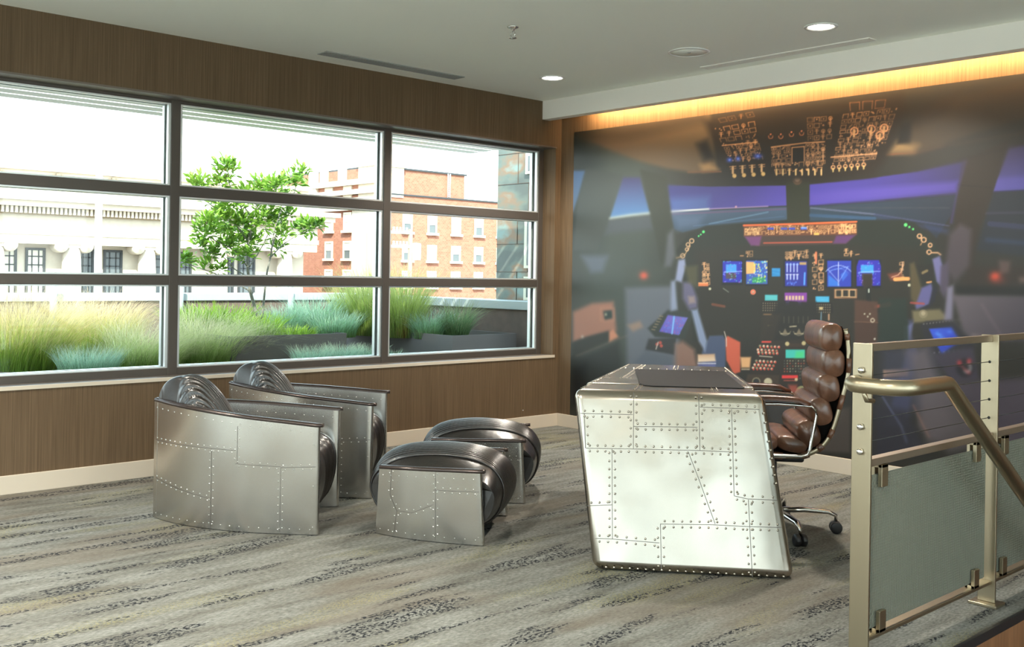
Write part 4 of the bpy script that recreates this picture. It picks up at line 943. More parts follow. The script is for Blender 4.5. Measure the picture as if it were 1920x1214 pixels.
def face_pt(s, r):   # s 0..1 across, r 0 top .. 1 bottom on the outer face of the near leg
    a = V2(tA, DH).lerp(V2(bA, 0), r); b = V2(tB, DH).lerp(V2(bB, 0), r); return a.lerp(b, s)
fn_ = (face_pt(1, .5)-face_pt(0, .5)).cross(face_pt(.5, 0)-face_pt(.5, 1)).normalized()
if fn_.dot(CAM-face_pt(.5, .5)) < 0: fn_ = -fn_
rv = quad_leg(tA, tB, bA, bB, .30, .26).bevelled(.042, 6)
# riveted patches of the near face, measured on its own width and height
def uvp(px, py):   # photograph direction -> point on the face plane
    v = ray(px, py); p0 = face_pt(.5, .5); t = (p0-CAM).dot(fn_)/v.dot(fn_); return CAM+v*t
def zp(x, y): return (1040+x/2.698, 660+y/2.698)   # from the enlarged view of the desk
seams_ = [[(130, 312), (395, 318)], [(400, 205), (398, 490)], [(158, 488), (395, 492), (735, 500), (900, 508)], [(150, 312), (155, 488)], [(400, 378), (722, 382)], [(728, 210), (735, 500)], [(735, 280), (1035, 292)],
    [(895, 290), (908, 730)], [(908, 730), (975, 745), (1130, 752)], [(290, 492), (292, 950)], [(205, 945), (292, 948), (530, 968)], [(535, 870), (540, 1110)], [(535, 872), (800, 876), (975, 885), (1150, 890)], [(675, 505), (735, 660), (812, 872)], [(980, 750), (1000, 1140)],
    [(165, 780), (290, 775)], [(240, 1105), (1180, 1155)], [(1040, 290), (1075, 480), (1110, 690)]]
for sl in seams_:
    for (a, b) in zip(sl, sl[1:]):
        p, q = uvp(*zp(*a)), uvp(*zp(*b)); d = q-p; L_ = d.length; d.normalize(); s_d = fn_.cross(d)
        edge = sl[0] in ((240, 1105), (1040, 290), (150, 312), (165, 780))
        if not edge or sl[0] in ((150, 312), (165, 780)):
            o_ = fn_*.0012; rv.add([p+s_d*.0013+o_, p-s_d*.0013+o_, q-s_d*.0013+o_, q+s_d*.0013+o_], [(0, 1, 2, 3)], 1)
        n_ = max(2, int(L_/.034))
        for i in range(n_):
            for s in ((1, -1) if not edge else (1,)):
                t = (i+.5)/n_; rv.rivet(p+d*(L_*t)+s_d*.0125*s, fn_, .0057, 0)
rv.build('leg', ['alud', 'seam'], desk)
# far leg and top
cL, cR = tA+inL*.303, tB+inR*.303; fL, fR = tD-inL*.16, tC-inR*.16
slab = MB(); slab.hexa([V2(cL, DH-.05), V2(cR, DH-.05), V2(tC, DH-.05), V2(tD, DH-.05)], [V2(cL, DH), V2(cR, DH), V2(tC, DH), V2(tD, DH)])
ts = slab.bevelled(.012, 2)
l2 = MB(); l2.hexa([V2(fL+inL*.02, .003), V2(fR+inR*.02, .003), V2(tC+inR*.10, .003), V2(tD+inL*.10, .003)], [V2(fL, DH-.052), V2(fR, DH-.052), V2(tC, DH-.052), V2(tD, DH-.052)])
l2.build('leg', 'alud', desk, bevel=.02, seg=2)
# seams and rivets of the top
def tp(s, r): return V2(tA.lerp(tB, s).lerp(tD.lerp(tC, s), r), DH)
for a, b in (((.33, .03), (.33, .36)), ((.75, .03), (.75, .20)), ((.04, .40), (.34, .40)), ((.18, .40), (.18, .97)), ((.5, .80), (.5, .99)), ((.03, .80), (.97, .80)), ((.33, .22), (.96, .22))):
    p, q = tp(*a), tp(*b); d = (q-p).normalized(); s_d = Vector((0, 0, 1)).cross(d); n_ = max(2, int((q-p).length/.045)); o_ = Vector((0, 0, .0008))
    ts.add([p+s_d*.0013+o_, p-s_d*.0013+o_, q-s_d*.0013+o_, q+s_d*.0013+o_], [(0, 1, 2, 3)], 1)
    for i in range(n_):
        for s in (1, -1): ts.rivet(p.lerp(q, (i+.5)/n_)+s_d*.011*s, (0, 0, 1), .005, 0)
for r_ in range(30):
    for s in (.035, .965): ts.rivet(tp(s, .04+.92*r_/29), (0, 0, 1), .005, 0)
ts.build('desktop', ['alud', 'seam'], desk)
pp = [(2.458, -1.866), (2.815, -1.541), (3.385, -2.169), (3.36, -2.195), (3.075, -2.452), (3.03, -2.462), (2.975, -2.432)]
o = MB().prism(pp[::-1], DH+.001, DH+.0045).build('desk_blotter', 'pad', None, fix=True); tag(o, 'black leather blotter lying on the aluminium desk top', 'desk pad')

# ================================================================== OFFICE CHAIR (local: y forward, x right)
def office_chair():
    e = empty('office_chair', (3.21, -1.655, 0), math.atan2(-.66, -.75)-PI/2, 'brown leather soft pad office chair on castors behind the metal desk', 'chair')
    def pad_(name, c, ang, w, h, d, m='lbrown', parent=e):
        """a plump roll: c centre (y, z), ang tilt, w width, h length, d thickness"""
        g = MB(); nu, nv = 30, 20; P = []
        for i in range(nu):
            s = max(-1, min(1, (-1+2*(i-1)/(nu-3)))); s = s*(1.004 if i in (0, nu-1) else .99); k = max(0, 1-abs(s/1.004)**9)**.45; row = []
            for j in range(nv+1):
                t = 2*PI*j/nv; cx_, sx_ = math.cos(t), math.sin(t)
                a = h/2*abs(cx_)**.72*math.copysign(1, cx_)*(.86+.14*k); b = d/2*abs(sx_)**.8*math.copysign(1, sx_)*(.55+.45*k)
                if abs(s) > .995: a *= .02; b *= .02
                row.append((s*w/2, c[0]+a*math.sin(ang)+b*math.cos(ang), c[1]+a*math.cos(ang)-b*math.sin(ang)))
            P.append(row)
        return g.grid(P, 0, True).build(name, m, parent, local=True, fix=True)
    cent = [((-.238, 1.002), -.06), ((-.250, .878), -.0), ((-.228, .757), .18), ((-.192, .640), .30), ((-.135, .530), .42)]
    for (c, a) in cent: pad_('back_cushion', c, a, .48, .142, .118)
    for c, a in (((-.055, .475), 1.35), ((.085, .480), 1.52), ((.215, .478), 1.62)): pad_('seat_cushion', c, a, .48, .155, .085)
    rail = [(.27, .432), (.10, .425), (-.07, .418), (-.150, .440), (-.205, .480), (-.245, .548), (-.285, .690), (-.318, .845), (-.312, .985), (-.300, 1.045)]
    rs = [tuple(p) for p in spline(rail, 40)]
    bk = MB()
    bk.grid([[(-.215, y+.012, z+.012) for y, z in rs], [(.215, y+.012, z+.012) for y, z in rs]], 0, True); bk.grid([[(-.215, y+.006, z+.002) for y, z in rs], [(.215, y+.006, z+.002) for y, z in rs]], 0, True)
    bk.build('sling', 'plastic', e, local=True)
    for s in (-1, 1):
        r = MB().tube([(s*.232, y, z) for y, z in rs], .011, 8, flat=(.7, 1.1)).build('side_rail', 'brush', e, local=True)
        for k in (6, 11, 16, 21, 26, 31, 36):
            MB().tube([(s*.232, *rs[k+d]) for d in (-1, 0, 1)], .0165, 8, flat=(.8, 1.1)).build('strap', 'lbrown', r, local=True)
        lp = [(.24, .672), (.02, .680), (-.135, .672), (-.155, .655), (-.160, .630), (-.130, .462), (-.118, .438), (-.09, .430), (.18, .430), (.24, .44), (.262, .47), (.272, .645)]
        MB().tube([(s*.285, y, z) for y, z in lp], .0115, 8, closed=True, flat=(1.2, .7)).build('arm_frame', 'chrome', e, local=True)
        bx_ = MB(); P = []
        for i in range(15):
            t = i/14; y = .27-.40*t; z = .6875+.010*math.sin(PI*t)-.012*(t > .92); w = .024*(1 if .06 < t < .94 else .6)
            P.append([(s*.285+w*a, y, z+.024*b*(1 if .06 < t < .94 else .6)) for a, b in ((-1, 0), (-.95, .7), (0, 1), (.95, .7), (1, 0), (0, -.15), (-1, 0))])
        bx_.grid(P, 0, True); bx_.f.append(tuple(range(6))); bx_.m.append(0); bx_.s.append(False); n0 = 14*7; bx_.f.append(tuple(n0+k for k in range(6))); bx_.m.append(0); bx_.s.append(False)
        bx_.build('arm_pad', 'armwood', e, local=True, fix=True)
    MB().box(-.10, .10, -.14, .16, .365, .415).build('tilt_mechanism', 'plastic', e, bevel=.012, local=True)
    MB().box(-.275, .275, -.02, .05, .415, .428).build('cross_bar', 'chrome', e, bevel=.003, local=True)
    MB().lathe([(.028, .11), (.028, .24), (.02, .245), (.02, .37)], (0, 0, 0), 20).build('gas_column', 'chrome', e, local=True)
    MB().lathe([(0, .06), (.045, .062), (.05, .09), (.045, .125), (.03, .13)], (0, 0, 0), 20).build('hub', 'chrome', e, local=True)
    # castor directions as they stand
    I = ROOTM[e].inverted(); a0 = I @ Vector((3.476, -1.823, 0)); th0 = math.atan2(a0.y, a0.x); a1 = I @ Vector((3.453, -1.454, 0)); sg = 1 if ((math.atan2(a1.y, a1.x)-th0+PI) % (2*PI)-PI) > 0 else -1
    for k in range(5):
        t = th0+sg*k*2*PI/5; dx, dy = math.cos(t), math.sin(t); R_ = .315
        leg_ = MB().tube([(dx*.03, dy*.03, .105), (dx*.16, dy*.16, .112), (dx*(R_-.035), dy*(R_-.035), .105), (dx*R_, dy*R_, .088), (dx*R_, dy*R_, .05)], [.020, .018, .014, .012, .010], 10, flat=(1.1, .8)).build('leg', 'chrome', e, local=True)
        px_, py_ = -dy, dx
        w_ = MB()
        for s in (-1, 1):
            c = Vector((dx*R_+px_*.017*s, dy*R_+py_*.017*s, .030)); ax = Vector((px_, py_, 0)); u_ = Vector((dx, dy, 0)); vs = []
            for (rr, hh) in ((.010, -.012), (.026, -.012), (.030, -.008), (.030, .008), (.026, .012), (.010, .012)):
                vs.append([c+ax*hh+(u_*math.cos(q)+Vector((0, 0, 1))*math.sin(q))*rr for q in [2*PI*i/18 for i in range(19)]])
            w_.grid(vs, 0, True); w_.f += [tuple(len(w_.v)-19+i for i in range(18)), tuple(len(w_.v)-6*19+i for i in range(18))]; w_.m += [0, 0]; w_.s += [False, False]
        w_.build('castor', 'plastic', leg_, local=True, fix=True)
office_chair()

# ================================================================== STAIR RAILING
rl = empty('stair_railing', (4.43, -2.0, 0), 0, 'brushed steel stair railing with cables, wire mesh panels and a sloping round handrail', 'railing')
PY = [-3.015, -2.008, -1.0]; PXa, PXb = 4.395, 4.463; RX = 4.429
for y in PY:
    p = bx('post', 'brush', PXa, PXb, y-.006, y+.006, .012, 1.074, rl, bevel=.002)
    if y < -2.5: pass
    bx('base_plate', 'brush', 4.375, 4.484, y-.045, y+.045, .0, .012, p, bevel=.002)
for a, b in zip(PY, PY[1:]):
    bx('top_rail', 'brushd', RX-.012, RX+.012, a+.007, b-.007, 1.046, 1.072, rl, bevel=.002)
    bx('mid_rail', 'brushd', RX-.018, RX+.018, a+.007, b-.007, .663, .688, rl, bevel=.002)
    bx('bottom_rail', 'brush', RX-.022, RX+.022, a+.007, b-.007, .086, .099, rl, bevel=.002)
    for z in (.966, .891, .817, .744):
        MB().tube([(RX, a+.006, z), (RX, b-.006, z)], .0016, 6).build('cable', 'plastic', rl)
    # woven wire infill panel
    mp = MB(); z0, z1 = .118, .628; y0, y1 = a+.035, b-.045; w_ = .0027; px_ = RX+.004; pitch = .0098
    n = int((y1-y0)/pitch)
    for i in range(n+1):
        y = y0+(y1-y0)*i/n; mp.box(px_-.0006, px_+.0014, y-w_, y+w_, z0, z1)
    n = int((z1-z0)/pitch)
    for i in range(n+1):
        z = z0+(z1-z0)*i/n; mp.box(px_-.0014, px_+.0006, y0, y1, z-w_, z+w_)
    mp.build('mesh_panel', 'wire', rl)
    for y in (a+.115, b-.150):
        for (za, zb_) in ((.588, .664), (.098, .170)):
            c = MB(); c.box(RX-.014, RX-.002, y-.022, y+.022, za, zb_); c.box(RX+.010, RX+.024, y-.022, y+.022, za, zb_)
            if za > .3: c.box(RX-.014, RX+.024, y-.022, y+.022, zb_-.012, zb_)
            else: c.box(RX-.014, RX+.024, y-.022, y+.022, za, za+.012)
            c.build('panel_clamp', 'brush', rl, bevel=.0015)
for z in (.985, .798, .716):
    MB().lathe([(.0, -.0225), (.007, -.0215), (.011, -.016), (.011, -.0065)], (RX, PY[0]+.0, z), 14, axis='Y').build('bolt', 'chrome', rl, fix=True)
for z in (.966, .891, .817, .744):
    MB().lathe([(.0, -.011), (.004, -.010), (.006, -.006)], (RX, PY[1], z), 10, axis='Y').build('cable_ferrule', 'plastic', rl, fix=True)
hz = .942; hx = 4.600; hy = -3.085; r_ = .026
def bend(c, a0, a1, R_, n=7, z=hz): return [(c[0]+R_*math.cos(math.radians(a0+(a1-a0)*i/(n-1))), c[1]+R_*math.sin(math.radians(a0+(a1-a0)*i/(n-1))), z) for i in range(n)]
path = [(4.412, PY[0]-.010, hz)]+bend((4.412+.045, hy+.045), 180, 270, .045)+bend((hx-.075, hy+.075), -90, 0, .075)+[(hx, -2.785, hz), (hx, -2.765, hz-.003), (hx, -2.750, hz-.012)]
sl_ = .465/.664
path += [(hx, -2.10, hz-.012-.65*sl_), (hx, -1.2, hz-.012-1.55*sl_), (hx, -.5, hz-.012-2.25*sl_)]
MB().tube(path, r_, 18).build('handrail', 'brush', rl)
MB().tube([(4.47, PY[0]-.006, hz-.055), (4.47, PY[0]-.05, hz-.05), (4.47, hy, hz-.022)], .008, 8).build('handrail_bracket', 'brush', rl)

# ================================================================== THE TERRACE OUTSIDE
TZ = .40; PXF = -4.85; PYR = .86; PZ = 1.02
struct(bx('terrace_floor', 'roof', PXF, WX, -9, PYR, TZ-.2, TZ))
pw = MB(); pw.box(PXF-.2, PXF, -9, PYR+.2, -8, PZ-.09); pw.box(PXF, WX, PYR, PYR+.2, -8, PZ-.09); struct(pw.build('parapet', 'parapet'))
pc = MB(); pc.box(PXF-.23, PXF+.03, -9, PYR+.23, PZ-.085, PZ); pc.box(PXF+.03, WX-.02, PYR-.03, PYR+.23, PZ-.09, PZ+.001); struct(pc.build('parapet_cap', 'cap', bevel=.006))
# copper clad wing beyond the parapet
cw = empty('copper_wing', (-1.2, 1.2, 0), 0, 'building wing clad in patinated copper sheets, seen through the far right end of the window', 'building wing')
CY = 1.22; cx0 = at_y(932, 430, CY).x
bx('wall', 'copper', cx0, WX-.02, CY, 3.2, -3, 4.2, cw)
jm = MB()
zl = [1.0, 1.32, 1.62, 1.95, 2.27, 2.6, 3.0]
for z in zl: jm.box(cx0, WX-.02, CY-.006, CY+.002, z-.002, z+.002)
for i, z in enumerate(zl[:-1]):
    for x in ([cx0+.33], [cx0+.50, cx0+.22])[i % 2] if i % 2 == 0 else [cx0+.50]: jm.box(x-.0015, x+.0015, CY-.006, CY+.002, z, zl[i+1])
jm.build('sheet_joint', 'parapet', cw)
for z0, z1 in ((2.36, 2.58), (1.36, 1.92), (1.02, 1.27), (.55, .9)):
    x0 = cx0+.47; f_ = bx('window', 'wcream', x0, x0+.42, CY-.03, CY+.01, z0, z1, cw); bx('pane', 'wdark', x0+.045, x0+.39, CY-.034, CY-.02, z0+.03, z1-.03, f_)
# slatted sunshade over the window
cz = 2.50; X_out = at_z(0, 193, cz).x
Yend = at_z(880, 297, cz).y
cn = empty('sunshade_canopy', (-1.1, -3, cz), 0, 'white slatted metal sunshade projecting over the window outside', 'canopy')
xs_ = np.linspace(X_out+.08, WX-.12, 8)
for i, x in enumerate(xs_):
    bl = MB(); T_ = Matrix.Translation((x, 0, cz+.055)) @ Matrix.Rotation(-.02, 4, 'Y'); bl.box(-.079, .079, -9, Yend, -.006, .006, 0, T_); bl.build('slat', 'canopyw', cn)
for y in (Yend-.03, -1.25, -2.9, -4.55, -6.2):
    bx('outrigger', 'white', X_out-.03, WX, y-.03, y+.03, cz+.10, cz+.19, cn)
# planters
def planter(label, x0, x1, y0, y1, z1, rz=0., name='metal_planter', soil=True):
    cx_, cy_ = (x0+x1)/2, (y0+y1)/2
    e = empty(name, (cx_, cy_, TZ), rz, label, 'planter', None); a, b = (x1-x0)/2, (y1-y0)/2; t = .02; h = z1-TZ
    m = MB(); m.box(-a, a, -b, -b+t, 0, h); m.box(-a, a, b-t, b, 0, h); m.box(-a, -a+t, -b+t, b-t, 0, h); m.box(a-t, a, -b+t, b-t, 0, h); m.box(-a, a, -b, b, 0.001, .03)
    m.build('box', 'planterw', e, local=True)
    MB().box(-a+t, a-t, -b+t, b-t, .03, h-.05).build('soil', 'soil', e, local=True)
    return e
P3a, P3b, P3c = at_z(848, 630, .70), at_z(641, 613, .70), at_z(968, 625.5, .70)
planter('long low grey metal planter on the terrace, in front of the brick building', P3b.x-.5, P3a.x, P3a.y, P3c.y, .70)
P2r = at_z(650, 625, .70)
planter('low dark metal planter on the terrace holding the small tree', P2r.x-1.25, P2r.x, -1.95, P2r.y, .70)
struct(MB().box(-2.0, WX-.04, -8.5, -.02, TZ, .45).box(-3.6, -2.0, -8.5, -2.0, TZ, .45).build('planting_bed', 'soil'))
# ---- grasses
def tuft(name, label, cat, base, n, h, spread, lean, m, width=.004, group=None, r0=.10, droop=.6, seed=0, flat=1.0, segs=4, hv=.35, kind=None):
    r = random.Random(seed); v, f, uv = [], [], []
    base = Vector(base)
    for i in range(n):
        a = r.random()*2*PI; rr = r0*math.sqrt(r.random()); p = base+Vector((rr*math.cos(a), rr*math.sin(a)*flat, 0)); L_ = h*(1-hv+hv*r.random()*1.4)
        a2 = a+r.gauss(0, .7); out = Vector((math.cos(a2), math.sin(a2)*flat, 0))*spread*(.25+.75*r.random())*L_+Vector((lean[0], lean[1], 0))*L_*r.random()
        side = Vector((-math.sin(a2), math.cos(a2), 0)).lerp(Vector((r.uniform(-1, 1), r.uniform(-1, 1), 0)), .5).normalized()*width*.5; hue = r.random(); k = len(v)
        for s in range(segs+1):
            t = s/segs; q = p+out*(t**1.6)+Vector((0, 0, L_*(t-droop*.5*t**3*min(1., out.length/L_)))); w_ = side*(1-t*.85)
            v += [q-w_, q+w_]
        for s in range(segs):
            b = k+2*s; f.append((b, b+1, b+3, b+2)); uv += [(hue, s/segs), (hue, s/segs), (hue, (s+1)/segs), (hue, (s+1)/segs)]
    mb = MB(); mb.add([q-base for q in v], f, 0, True); mb.uv = uv
    o = mb.build(name, m); o.location = base; tag(o, label, cat, group, kind); return o
sz = .45
gp = lambda px, py, z=sz: at_z(px, py, z)
# blond feather grass
for i, (px, py, h_, n, lab) in enumerate(((50, 692, .66, 3600, 'blond feather grass at the left edge of the window'), (185, 672, .60, 3000, 'blond feather grass, second clump from the left window edge, tips leaning right')
        )):
    p = gp(px, py); tuft('feather_grass', lab, 'grass', p, n, h_, .62, (-.05, .48), 'feather', .0034, 'blond feather grass clumps', .30, .75, 10+i, hv=.6)
for i, (px, py, h_, n, lab) in enumerate(((270, 690, .46, 2800, 'pale feather grass clump behind the left window mullion'), (385, 682, .56, 3000, 'pale feather grass clump right of the left mullion, below the small tree'), (455, 676, .40, 2000, 'pale feather grass spilling in front of the dark planter'))):
    p = gp(px, py); tuft('feather_grass', lab, 'grass', p, n, h_, .95, (.1, .55), 'feather2', .0032, 'pale feather grass clumps', .30, 1.05, 20+i, hv=.65)
for i, (px, py, h_, n, r_0, lab) in enumerate(((165, 700, .22, 1400, .22, 'blue fescue tuft between the feather grasses'), (585, 666, .17, 900, .17, 'blue fescue tuft below the dark planter end'), (640, 665, .18, 900, .17, 'blue fescue tuft in the middle of the row under the dark planter'), (690, 662, .16, 700, .14, 'blue fescue tuft against the right window mullion'), (740, 664, .11, 200, .08, 'small blue fescue tuft just right of the right mullion'))):
    tuft('blue_fescue', lab, 'grass', gp(px, py) if px < 300 else (-1.78, at_x(px, 660, -1.78).y, .45), n, h_, .8, (0, .1), 'fescue', .004, 'blue fescue tufts', r_0, .4, 30+i, hv=.5)
# planted in the dark planter
def inp(px, X): q = at_x(px, 600, X); return (X, q.y, .64)
for i, (px, X, h_, lab) in enumerate(((535, -2.9, .30, 'blue green grass right of the tree trunks'), (590, -2.95, .40, 'tall blue green grass in the planter, left of the lime grass'), (625, -2.5, .26, 'blue green grass at the right end of the dark planter'))):
    tuft('blue_grass', lab, 'grass', inp(px, X), 1100, h_, .75, (0, .1), 'bluegrass', .007, 'blue green grasses in the dark planter', .22, .6, 40+i, hv=.55)
for i, (px, X, h_, n, lab) in enumerate(((425, -3.1, .32, 600, 'bright green perennial left of the tree trunks'), (365, -3.2, .30, 500, 'bright green perennial next to the left mullion'), (480, -2.6, .24, 500, 'bright green perennial around the tree trunks'), (545, -2.35, .13, 400, 'low bright green perennial at the planter front'))):
    tuft('green_perennial', lab, 'plant', inp(px, X), n, h_, .85, (0, 0), 'herb', .017, 'bright green perennials in the dark planter', .22, .5, 50+i, segs=3, hv=.6)
# lime grass and sedge in the long planter
for i, (px, X, h_, n, lab) in enumerate(((668, -2.95, .50, 1300, 'lime green ornamental grass left of the right mullion'), (702, -2.55, .58, 1300, 'tall lime green ornamental grass behind the right mullion'), (755, -2.15, .56, 1700, 'tall lime green ornamental grass right of the right mullion'))):
    tuft('lime_grass', lab, 'grass', inp(px, X), n, h_*1.12, .62, (0, 0), 'bamboo', .0062, 'lime green ornamental grasses', .20, .45, 60+i, hv=.75)
tuft('sedge', 'dark green sedge with buff seed stalks at the corner of the long planter', 'grass', inp(855, -1.66), 800, .42, .95, (0, .1), 'sedge', .005, None, .12, .6, 70, hv=.6)
tuft('sedge', 'low blue green sedge between the lime grass and the planter corner', 'grass', inp(805, -1.85), 800, .30, .95, (0, .05), 'bluegrass', .006, None, .16, .65, 71, hv=.5)
# ---- the small tree
def tree():
    TX = -2.95; base = at_x(487, 600, TX); base.z = .64
    e = empty('small_tree', base, 0, 'small multi stemmed tree with bright green leaves in the dark planter outside', 'tree')
    P = lambda px, py, dx=0: at_x(px, py, TX+dx)
    limbs = [([(482, 610), (478, 580), (468, 540), (464, 490), (467, 440), (478, 395), (490, 360)], .020, 0), ([(490, 610), (494, 570), (500, 515), (508, 478), (515, 430), (530, 390)], .013, .05),
        ([(464, 500), (440, 470), (410, 455), (385, 440)], .009, .2), ([(467, 455), (440, 420), (415, 400), (385, 375), (362, 348)], .009, -.15), ([(470, 430), (450, 385), (432, 350), (424, 322)], .009, .1),
        ([(505, 485), (530, 460), (560, 440), (590, 428)], .007, .1), ([(508, 470), (525, 420), (545, 385), (555, 350), (568, 328)], .008, -.12), ([(480, 395), (500, 370), (520, 352), (535, 345)], .007, .15),
        ([(475, 550), (440, 530), (400, 512), (365, 500), (342, 488)], .007, -.1), ([(468, 500), (490, 465), (505, 430), (500, 400)], .007, -.2), ([(466, 520), (440, 505), (420, 490), (400, 480)], .006, .22), ([(470, 450), (470, 410), (455, 380), (460, 355)], .008, .22), ([(440, 505), (415, 480), (380, 470), (372, 462)], .005, .1)]
    tips = []
    for i, (pts, r_, dx) in enumerate(limbs):
        n = len(pts); w3 = [P(x, y, dx*k/(n-1)) for k, (x, y) in enumerate(pts)]; q = [Vector(p) for p in spline([tuple(p) for p in w3], 4*n)]
        MB().tube(q, [r_*(1-.7*k/(len(q)-1)) for k in range(len(q))], 7).build('branch' if i > 1 else 'trunk', 'bark', e)
        tips.append((q, i))
    r = random.Random(5); v, f, uv = [], [], []
    def leaf(p, d, L_, w_):
        d = d.normalized(); s = d.cross(Vector((r.uniform(-1, 1), r.uniform(-1, 1), 1))).normalized(); n_ = s.cross(d); k = len(v); h_ = r.random()
        for t, ww, up_ in ((0, .05, 0), (.35, .85, .03), (.7, .8, .0), (1, .02, -.10)):
            c = p+d*(L_*t)+n_*(up_*L_)
            for q in (-1, 1): v.append(c+s*(w_*ww*q)+n_*(.12*w_*ww))
        for j in range(3): f.append((k+2*j, k+2*j+1, k+2*j+3, k+2*j+2)); uv.extend([(h_, j/3), (h_, j/3), (h_, (j+1)/3), (h_, (j+1)/3)])
    def rosette(c, n, R_, L_):
        for _ in range(n):
            o_ = Vector((r.gauss(0, 1), r.gauss(0, 1), r.gauss(.15, .8))); o_ = o_.normalized()*R_*r.random()**.6; d = o_*.8+Vector((r.uniform(-1, 1), r.uniform(-1, 1), r.uniform(.1, 1.)))*R_*.6
            leaf(c+o_, d, L_*r.uniform(.7, 1.2), L_*.19)
    blobs = [(424, 318, 46, .095), (412, 345, 30, .08), (372, 346, 34, .085), (566, 324, 22, .06), (548, 342, 46, .095), (520, 350, 40, .09), (490, 352, 44, .09), (500, 380, 42, .1), (530, 378, 30, .09), (460, 370, 34, .09), (440, 385, 34, .09), (400, 378, 20, .07),
        (390, 418, 36, .09), (385, 435, 30, .09), (420, 410, 34, .09), (420, 435, 36, .1), (450, 420, 40, .1), (455, 450, 40, .1), (480, 420, 34, .1), (510, 415, 30, .09), (525, 440, 22, .08), (480, 455, 20, .08), (430, 460, 30, .09), (465, 475, 20, .07),
        (580, 425, 34, .075), (562, 430, 20, .06), (598, 420, 12, .04), (375, 463, 22, .07), (342, 488, 24, .07), (400, 478, 22, .07), (412, 505, 14, .05), (440, 480, 16, .06), (520, 465, 14, .06), (384, 500, 10, .05), (495, 400, 24, .08), (540, 400, 16, .06), (415, 395, 18, .06)]
    for i, (px, py, n, R_) in enumerate(blobs): rosette(P(px, py, r.uniform(-.25, .25)), int(n*3.3), R_*1.25, .078)
    mb = MB(); mb.add(v, f, 0, True); mb.uv = uv; mb.build('foliage', 'leaf', e)
tree()
for i, (px, lab) in enumerate(((100, 'short grey post by the parapet, left of the others'), (338, 'short grey post by the parapet beside the left mullion'), (545, 'short grey post by the parapet behind the tree planter'))):
    p = at_x(px, 560, PXF+.20)
    o = MB().lathe([(0, TZ), (.036, TZ), (.036, 1.19), (.028, 1.20), (0, 1.20)], (p.x, p.y, 0), 14).build('terrace_post', 'cap', fix=True); tag(o, lab, 'post', 'grey terrace posts')

# ================================================================== ACROSS THE STREET
XS = -62.; GZ = -9.
struct(bx('street', 'asphalt', -110, PXF-.3, -60, 90, GZ-.2, GZ))
def W(px, py, X=XS): return at_x(px, py, X)
# pale classical building
b0 = W(595, 420); YR = b0.y; YL = W(0, 420).y-34
zt = lambda y_at_0: W(0, y_at_0).z
cb = empty('classical_building', (XS-6, (YR+YL)/2, GZ), 0, 'pale classical stone building with ionic columns across the street', 'building')
ztop, zc1, zc0, zden, zfr, zent, zarch = zt(313), zt(352), zt(374), zt(388), zt(400), zt(432), zt(455)
bx('wall', 'cream', XS-14, XS-1.5, YL, YR-.3, GZ, zarch+.2, cb)
m = MB(); m.box(XS-14, XS, YL, YR, zarch, zent-.18); m.box(XS-14, XS+.10, YL, YR+.1, zent-.18, zent+.15); m.box(XS-14, XS+.05, YL, YR, zent+.15, zfr); m.build('entablature', 'cream', cb)
m = MB(); m.box(XS-14, XS+1.0, YL, YR+1.0, zden+.1, zc0); m.box(XS-14, XS+1.3, YL, YR+1.3, zc0, zc0+.35); m.build('cornice', 'cream', cb)
m = MB(); n = int((YR-YL)/.27)
m.box(XS-14, XS+.42, YL, YR+.42, zfr, zden+.1, 1)
for i in range(n):
    y = YL+(YR-YL)*(i+.5)/n; m.box(XS+.42, XS+.7, y-.075, y+.075, zfr+.08, zden+.1, 0)
m.build('dentil_course', ['cream', 'cream2'], cb)
m = MB(); m.box(XS-14, XS-.6, YL, YR-.5, zc0+.35, ztop); m.box(XS-14, XS-.4, YL, YR-.3, ztop, ztop+.28); m.build('attic', 'cream', cb)
sg = MB()
for i in range(14):
    y = YR-3-3.6*i
    sg.tube([(XS-.55, y+1.6*(k/8-.5)*2, ztop-.25-.42*math.sin(PI*k/8)) for k in range(9)], .10, 6); sg.box(XS-.6, XS-.45, y+1.68, y+1.9, ztop-.9, ztop-.1)
sg.build('swag_ornament', 'cream2', cb)
bays = [W(px, 470).y for px in (-5, 140, 282, 418, 541)]; bays = [bays[0]-(bays[1]-bays[0])*k for k in (2, 1)]+bays
zcap = W(140, 462).z; 
for i, y in enumerate(bays):
    s_ = MB().lathe([(.62, GZ), (.62, zcap-2), (.53, zcap-.1)], (XS-.55, y, 0), 20).build('column', 'cream', cb)
    c = MB(); c.box(XS-1.2, XS+.05, y-.78, y+.78, zcap+.28, zarch+.02)
    for sd in (-1, 1): c.lathe([(0, -.62), (.40, -.62), (.44, -.5), (.44, .45), (.40, .62), (.12, .64), (.1, .70), (0, .7)], (XS-.55, y+sd*.80, zcap), 16, axis='X')
    c.box(XS-1.1, XS-.05, y-.8, y+.8, zcap-.12, zcap+.28); c.build('capital', 'cream', s_, fix=True)
wz1, wz0 = W(25, 463).z, W(25, 516).z
wx = [(3, 45), (61, 99), (160, 192), (209, 245), (297, 330), (345, 376), (424, 456), (464, 496)]
